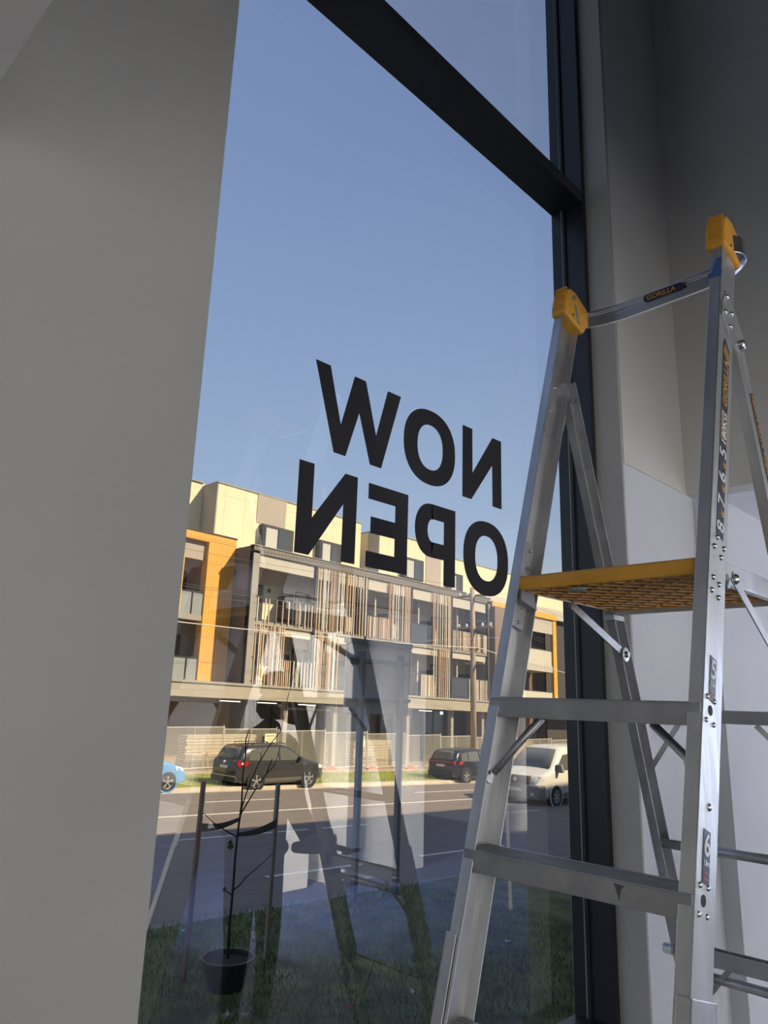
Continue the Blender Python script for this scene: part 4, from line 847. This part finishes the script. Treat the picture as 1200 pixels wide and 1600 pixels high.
def box_part(r, P, nm, x0, x1, y0, y1, z0, z1, m, bev=.006):
    b = MB(); p, q = P(x0, y0, z0), P(x1, y1, z1); b.box(min(p[0], q[0]), max(p[0], q[0]), min(p[1], q[1]), max(p[1], q[1]), z0 + P(0, 0, 0)[2], z1 + P(0, 0, 0)[2]); return b.build(nm, m, r, bevel=bev)
suv_body = mat('dark_grey_car_paint', (.06, .056, .056), .25, .3, coat=.6)
def suv_extra(r, P, hw, side):
    for sg in (1, -1):
        y = sg
        b = MB(); b.prism([(.02, .98), (.10, 1.12), (.50, 1.06), (.42, .90), (.10, .88)], lambda x, z: P(x, y * (side(x, z) - .06), z), lambda x, z: P(x, y * (side(x, z) + .014), z)); o = b.build('tail_light', redl, r)
        b = MB(); b.prism([(.16, .96), (.20, 1.04), (.30, 1.02), (.26, .95)], lambda x, z: P(x, y * (side(x, z) + .010), z), lambda x, z: P(x, y * (side(x, z) + .018), z)); b.build('reverse_lamp', mat('pink_lamp', (.8, .5, .45), .2), o)
        b = MB(); b.prism([(4.02, .72), (4.0, .86), (4.25, .80), (4.34, .66)], lambda x, z: P(x, y * (side(x, z) - .06), z), lambda x, z: P(x, y * (side(x, z) + .012), z)); b.build('headlight', clearl, r)
        b = MB(); b.tube([P(.75, y * .60, 1.60), P(.85, y * .62, 1.70), P(2.2, y * .62, 1.705), P(2.45, y * .60, 1.64)], .018, 6); b.build('roof_rail', trimm, r)
        b = MB(); b.prism([(3.02, 1.06), (2.86, 1.08), (2.86, 1.18), (3.02, 1.18)], lambda x, z: P(x, y * (side(x, z) + .01), z), lambda x, z: P(x, y * (side(x, z) + .22), z)); b.build('wing_mirror', suv_body, r, bevel=.03)
        for x in (1.55, 2.5): b = MB(); b.tube([P(x, y * (side(x, .93) + .02), .93), P(x + .18, y * (side(x + .18, .93) + .02), .935)], .012, 6); b.build('door_handle', suv_body, r)
        b = MB(); b.prism([(.95, .30), (3.25, .30), (3.25, .42), (.95, .42)], lambda x, z: P(x, y * (side(x, z) - .02), z), lambda x, z: P(x, y * (side(x, z) + .012), z)); b.build('sill_trim', mat('grey_sill', (.12, .11, .10), .4), r)
        for x in (1.40, 2.35): b = MB(); b.prism([(x, .42), (x + .012, .42), (x + .012, 1.0), (x, 1.0)], lambda x, z: P(x, y * (side(x, z) - .01), z), lambda x, z: P(x, y * (side(x, z) + .002), z)); b.build('door_seam', rubber, r)
    box_part(r, P, 'number_plate', -.025, .01, -.26, .26, .80, .90, platem); box_part(r, P, 'rear_bumper', -.05, .12, -.80, .80, .32, .52, trimm, .03); box_part(r, P, 'bumper_strip', -.06, .05, -.75, .75, .52, .56, mat('chrome_strip', (.5, .4, .38), .2, .8))
    b = MB(); b.lathe([(0, -.03), (.06, -.03), (.06, .0), (0, 0)], P(0, 0, 1.02), 'X', 20); b.build('emblem', rim_m, r)
top_s = [(0, .80), (.02, 1.02), (.12, 1.14), (.30, 1.46), (.42, 1.60), (.60, 1.625), (1.6, 1.655), (2.2, 1.635), (2.55, 1.56), (3.25, 1.10), (3.45, 1.05), (4.0, .93), (4.30, .76), (4.43, .62)]
bot_s = [(0, .40), (.3, .28), (1, .22), (3.6, .22), (4.3, .28), (4.43, .36)]
plan_s = [(0, .86), (.25, .96), (.8, 1), (3.4, 1), (4.0, .95), (4.3, .84), (4.43, .70)]
GW = [('side_window', [(.52, 1.10), (.62, 1.45), (1.02, 1.52), (1.02, 1.08)], car_glass), ('side_window', [(1.10, 1.08), (1.10, 1.53), (1.90, 1.55), (1.90, 1.06)], car_glass), ('side_window', [(2.0, 1.06), (2.0, 1.55), (2.30, 1.53), (2.60, 1.40), (3.02, 1.12), (3.02, 1.06)], car_glass)]
scr = [('rear_window', [(.125, 1.16, .66), (.30, 1.475, .58), (.38, 1.56, .54)], 0, car_glass), ('windscreen', [(2.60, 1.545, .58), (2.9, 1.35, .62), (3.22, 1.14, .68)], 0, car_glass)]
car('dark_suv', 'dark grey compact SUV parked half on the grass behind the young tree', (19.15, 23.85, gz(19.15) + .02), 1, 1.81, suv_body, top_s, bot_s, plan_s, 1.03, GW, (.88, 3.49), .345, scr, suv_extra)
blk = mat('black_car_paint', (.02, .02, .022), .25, .3, coat=.6)
def suv2_extra(r, P, hw, side):
    for y in (1, -1):
        b = MB(); b.prism([(.02, .98), (.08, 1.08), (.75, 1.04), (.55, .92), (.10, .90)], lambda x, z: P(x, y * (side(x, z) - .06), z), lambda x, z: P(x, y * (side(x, z) + .014), z)); b.build('tail_light', redl, r)
    box_part(r, P, 'light_bar', -.02, .03, -.7, .7, .98, 1.03, redl); box_part(r, P, 'number_plate', -.035, .0, -.26, .26, .78, .90, platem); box_part(r, P, 'rear_bumper', -.05, .12, -.80, .80, .32, .60, trimm, .03)
car('black_suv', 'black SUV with red tail lights parked behind the ladder stile', (31.95, 23.75, gz(31.9) + .02), 1, 1.84, blk, [(x * 1.04, z * .97) for x, z in top_s], bot_s, plan_s, 1.0, [(a, [(x * 1.04, z * .97) for x, z in p], m) for a, p, m in GW], (.90, 3.6), .35, [(a, [(x * 1.04, z * .97 + .005, w) for x, z, w in p], q, m) for a, p, q, m in scr], suv2_extra)
blue = mat('light_blue_car_paint', (.12, .33, .62), .3, .1, coat=.6)
def hatch_extra(r, P, hw, side):
    for y in (1, -1):
        b = MB(); b.prism([(3.30, .66), (3.22, .82), (3.55, .76), (3.66, .62)], lambda x, z: P(x, y * (side(x, z) - .06), z), lambda x, z: P(x, y * (side(x, z) + .012), z)); b.build('headlight', clearl, r)
    box_part(r, P, 'bumper_intake', 3.70, 3.79, -.45, .45, .30, .42, trimm)
car('blue_hatchback', 'light blue small car at the left edge of the glass', (12.98, 23.75, gz(13) + .02), 1, 1.68, blue, [(0, .8), (.05, 1.1), (.35, 1.42), (.7, 1.48), (1.7, 1.5), (2.1, 1.42), (2.75, 1.02), (3.3, .86), (3.65, .70), (3.78, .55)], [(0, .35), (.4, .2), (3.3, .2), (3.78, .26)], [(0, .86), (.3, .97), (.8, 1), (2.9, 1), (3.4, .93), (3.78, .70)], .95,
    [('side_window', [(.6, 1.0), (.7, 1.36), (1.3, 1.42), (1.3, 1.0)], car_glass), ('side_window', [(1.4, 1.0), (1.4, 1.42), (1.9, 1.40), (2.5, 1.04), (2.5, 1.0)], car_glass)], (.62, 2.95), .31, [('windscreen', [(2.12, 1.42, .52), (2.72, 1.06, .60)], 0, car_glass)], hatch_extra)
vanw = mat('white_van_paint', (.78, .74, .64), .35, coat=.4); vgrey = mat('grey_bumper_plastic', (.20, .19, .18), .6)
def van_extra(r, P, hw, side):
    box_part(r, P, 'front_bumper', 4.72, 5.20, -.93, .93, .26, .72, vgrey, .06); box_part(r, P, 'grille', 5.0, 5.19, -.52, .52, .74, 1.00, trimm, .02)
    for z in (.80, .88, .95): box_part(r, P, 'grille_bar', 5.185, 5.20, -.50, .50, z, z + .02, vgrey)
    b = MB(); b.lathe([(0, -.01), (.07, -.01), (.07, .01), (0, .01)], P(5.205, 0, .88), 'X', 20); b.build('emblem', rim_m, r)
    box_part(r, P, 'number_plate', 5.19, 5.215, -.26, .26, .50, .60, platem)
    for y in (1, -1):
        b = MB(); b.prism([(4.74, .86), (4.60, 1.03), (4.92, .99), (5.06, .82)], lambda x, z: P(x, y * (side(x, z) - .30), z), lambda x, z: P(x, y * (side(x, z) + .012), z)); b.build('headlight', clearl, r)
        b = MB(); b.prism([(4.08, 1.10), (3.92, 1.12), (3.92, 1.38), (4.08, 1.36)], lambda x, z: P(x, y * (side(x, z) + .01), z), lambda x, z: P(x, y * (side(x, z) + .24), z)); b.build('wing_mirror', vgrey, r, bevel=.03)
        box_part(r, P, 'fog_lamp', 5.19, 5.21, y * .62, y * .74, .40, .48, clearl)
        b = MB(); b.prism([(1.2, .30), (3.6, .30), (3.6, .42), (1.2, .42)], lambda x, z: P(x, y * (side(x, z) - .02), z), lambda x, z: P(x, y * (side(x, z) + .012), z)); b.build('sill_trim', vgrey, r)
    for y in (-.35, .25): b = MB(); b.tube([P(4.22, y, 1.30), P(3.90, y + .35, 1.50)], .012, 6); b.build('wiper', rubber, r)
vt = car('white_van', 'white delivery van with grey bumper in the near lane, half hidden by the window frame', (28.15, 16.25, gz(28.1) + .01), -1, 1.92, vanw, [(0, 1.0), (.04, 1.80), (.25, 1.92), (3.2, 1.93), (3.55, 1.86), (4.35, 1.20), (4.55, 1.12), (4.95, .98), (5.10, .80), (5.14, .6)], [(0, .3), (1, .22), (4.6, .24), (5.14, .28)], [(0, .96), (.5, 1), (4.2, 1), (4.8, .94), (5.0, .86), (5.14, .78)], 1.10,
    [('side_window', [(3.05, 1.16), (3.05, 1.68), (3.42, 1.66), (4.05, 1.22), (4.05, 1.16)], car_glass), ('side_window', [(1.6, 1.2), (1.6, 1.66), (2.85, 1.68), (2.85, 1.2)], car_glass)], (1.0, 4.15), .33,
    [('windscreen', [(3.60, 1.835, .64), (3.95, 1.55, .74), (4.32, 1.24, .82)], 0, car_glass)], van_extra, hub=8)

vt.scale = (1.13, 1.13, 1.13)
# ------------------------------------------------------------------ things seen mirrored in the glass: a small stepladder and a person
sl = empty('stepladder', (6.25, -2.2, FL)); org(6.25, -2.2, FL); tag(sl, 'small aluminium stepladder standing deeper in the room, seen mirrored in the glass', 'ladder')
def BL(u, d, z):   # u across, d depth
    c, s = math.cos(.7), math.sin(.7); return (6.25 + u * c - d * s, -2.2 + u * s + d * c, FL + z)
for u in (-.19, .19):
    b = MB(); b.bar(BL(u * 1.15, -.34, 0), BL(u * .8, 0, 1.12), .05, .025); b.build('front_stile', polish, sl)
    b = MB(); b.bar(BL(u * 1.05, .34, 0), BL(u * .8, .03, 1.10), .03, .022); b.build('rear_leg', alu, sl)
for k in range(3):
    z = .28 * (k + 1); d = -.34 * (1 - z / 1.12); w = .19 * (1.15 - .35 * z / 1.12); b = MB(); p0, p1 = BL(-w, d + .03, z), BL(w, d + .03, z); b.bar(p0, p1, .09, .022); b.build('step', polish, sl)
b = MB(); b.bar(BL(-.17, .01, 1.13), BL(.17, .01, 1.13), .14, .03); b.build('top_tread', alu, sl, bevel=.004)
org()
per = empty('person', (2.16, -1.33, FL)); org(2.16, -1.33, FL); tag(per, 'person in dark clothes and cap holding a small tool, mirrored in the glass', 'person')
jack = mat('dark_jacket', (.020, .020, .026), .9); trou = mat('dark_trousers', (.018, .020, .03), .9); skinm = mat('skin', (.34, .20, .14), .6); hairm = mat('dark_cap_cloth', (.015, .014, .014), .8)
fa = math.radians(72)     # facing direction
def PP(f, l, z):          # forward, left, up
    f, l, z = f * 1.07, l * 1.22, z * 1.04
    return (2.52 + f * math.cos(fa) - l * math.sin(fa), -1.32 + f * math.sin(fa) + l * math.cos(fa), FL + z)
def skinned(name, verts, edges, radii, m, parent, root=0, sub=2):
    me = bpy.data.meshes.new(name); me.from_pydata([(v[0] - ORG[0], v[1] - ORG[1], v[2] - ORG[2]) for v in verts], edges, []); me.materials.append(m)
    o = bpy.data.objects.new(name, me); C.objects.link(o); o.parent = parent
    md = o.modifiers.new('skin', 'SKIN'); md.use_smooth_shade = True
    for i, sv in enumerate(me.skin_vertices[0].data):
        rr = radii[i]; sv.radius = (rr, rr) if not isinstance(rr, tuple) else rr; sv.use_root = (i == root)
    s_ = o.modifiers.new('sub', 'SUBSURF'); s_.levels = sub; s_.render_levels = sub; return o
V = [PP(0, 0, .95), PP(.01, 0, 1.12), PP(.0, 0, 1.30), PP(.0, 0, 1.42), PP(.03, 0, 1.50), PP(.05, 0, 1.57),
     PP(.0, .19, 1.40), PP(.0, .27, 1.12), PP(.20, .17, .99), PP(.28, .12, 1.00),
     PP(.0, -.19, 1.40), PP(.0, -.27, 1.12), PP(.20, -.17, .96), PP(.28, -.10, .98),
     PP(0, .10, .86), PP(.02, .11, .48), PP(-.01, .12, .09), PP(.12, .13, .05), PP(0, -.10, .86), PP(.02, -.11, .48), PP(-.01, -.12, .09), PP(.12, -.13, .05)]
Ed = [(0, 1), (1, 2), (2, 3), (3, 4), (4, 5), (3, 6), (6, 7), (7, 8), (8, 9), (3, 10), (10, 11), (11, 12), (12, 13), (0, 14), (14, 15), (15, 16), (16, 17), (0, 18), (18, 19), (19, 20), (20, 21)]
Rr = [(.19, .15), (.185, .15), (.20, .15), .14, .065, .058, .105, .075, .055, .034, .105, .075, .055, .034, .095, .065, .045, .04, .095, .065, .045, .04]
body = skinned('body', V, Ed, Rr, jack, per)
hd = MB()
prof_h = []
hc = PP(.09, 0, 1.67)
nlat, nlon = 14, 20; vs = []
for i in range(nlat + 1):
    t = math.pi * i / nlat
    for k in range(nlon):
        a = 2 * math.pi * k / nlon; f = math.sin(t) * math.cos(a); l = math.sin(t) * math.sin(a); z = math.cos(t)
        rf = .098 * (1 if z > -.2 else 1 + .06 * (-z)); F_ = f * rf; L_ = l * .076; Z_ = z * .122
        if f > .75 and -.35 < z < .15: F_ += .022 * max(0, 1 - abs(l) / .28) * (1 - abs(z + .12) / .3)     # nose
        if f > .7 and -.62 < z < -.42: F_ += .008 * max(0, 1 - abs(l) / .4)                                # lips
        if f > .5 and .08 < z < .30: F_ -= .008 * (1 if .1 < abs(l) < .6 else 0)                          # eye sockets
        th = -.45; F2 = F_ * math.cos(th) - Z_ * math.sin(th) * -1; Z2 = Z_ * math.cos(th) + F_ * math.sin(th)
        vs.append(PP(.09 + F2, L_, 1.66 + Z2))
hd.add(vs, [(i * nlon + k, i * nlon + (k + 1) % nlon, (i + 1) * nlon + (k + 1) % nlon, (i + 1) * nlon + k) for i in range(nlat) for k in range(nlon)])
hd.build('head', skinm, per, smooth=True)
b = MB(); b.lathe([(0, .115), (.06, .105), (.095, .06), (.105, .0), (.10, -.01), (0, -.01)], (*PP(.075, 0, 0)[:2], PP(0, 0, 1.70)[2]), 'Z', 24); b.build('cap', hairm, per, smooth=True)
b = MB(); b.prism([(.05, -.07), (.19, -.055), (.22, 0), (.19, .055), (.05, .07)], lambda f, l: PP(f, l, 1.705 - (f - .05) * .35), lambda f, l: PP(f, l, 1.715 - (f - .05) * .35)); b.build('cap_brim', hairm, per)
b = MB(); b.lathe([(0, .04), (.06, .03), (.088, -.01), (.09, -.06), (.06, -.10), (0, -.10)], (*PP(.045, 0, 0)[:2], PP(0, 0, 1.66)[2]), 'Z', 20); b.build('hair', hairm, per, smooth=True)
for sg in (1, -1):
    b = MB(); b.lathe([(0, -.006), (.018, -.004), (.024, .0), (.018, .006), (0, .006)], PP(.08, sg * .078, 1.65), 'Y', 12); b.build('ear', skinm, per, smooth=True)
    # hands: palm and five fingers closed on the tool
    dz_ = -.135; base = (.28, sg * .11, .99); V = [PP(*base), PP(.335, sg * .085, 1.13 + dz_)]; Ed = [(0, 1)]; Rr = [.026, .034]
    for k, (dl, ln) in enumerate(((.020, .9), (.007, 1.0), (-.007, .96), (-.02, .78))):
        n0 = len(V); V += [PP(.375, sg * (.080 - dl * .3), 1.135 + dl * 1.2 + dz_), PP(.375 + .034 * ln, sg * .060, 1.137 + dl * 1.3 + dz_), PP(.375 + .042 * ln, sg * .032, 1.135 + dl * 1.3 + dz_), PP(.375 + .025 * ln, sg * .012, 1.133 + dl * 1.2 + dz_)]
        Ed += [(1, n0), (n0, n0 + 1), (n0 + 1, n0 + 2), (n0 + 2, n0 + 3)]; Rr += [.0105, .009, .008, .007]
    n0 = len(V); V += [PP(.335, sg * .055, 1.03), PP(.36, sg * .03, 1.04), PP(.385, sg * .018, 1.037)]; Ed += [(1, n0), (n0, n0 + 1), (n0 + 1, n0 + 2)]; Rr += [.012, .0095, .008]
    skinned('hand', V, Ed, Rr, skinm, per, sub=1)
org()
t_ = empty('scraper', (*PP(.41, 0, 0)[:2], PP(0, 0, 1.0)[2])); org(*PP(.41, 0, 1.0)); tag(t_, 'small dark squeegee held in the mirrored person\'s hands', 'tool')
b = MB(); b.bar(PP(.38, 0, 1.0), PP(.52, 0, .985), .03, .022); b.build('handle', trimm, t_, bevel=.004)
b = MB(); b.bar(PP(.53, -.06, .983), PP(.53, .06, .983), .03, .010); b.build('blade', rubber, t_); org()

# housing added around the wall-wash fill light, under the rear soffit
lh = empty('fill_lamp_housing', (2.97, -2.77, SOF)); org(2.97, -2.77, SOF); tag(lh, 'small black housing added for the fill light, aimed along the white walls', 'lamp')
d_ = (Vector((5.0, -3.85, .5)) - Vector((3.0, -2.75, 2.46))).normalized()
b = MB(); b.bar(Vector((3.0, -2.75, 2.46)) - d_ * .07, Vector((3.0, -2.75, 2.46)) - d_ * .012, .36, .21); b.build('fill_lamp_head', trimm, lh, bevel=.005)
b = MB(); b.tube([(2.95, -2.72, 2.50), (2.95, -2.72, SOF + .001)], .012, 8); b.build('bracket', trimm, lh); org()
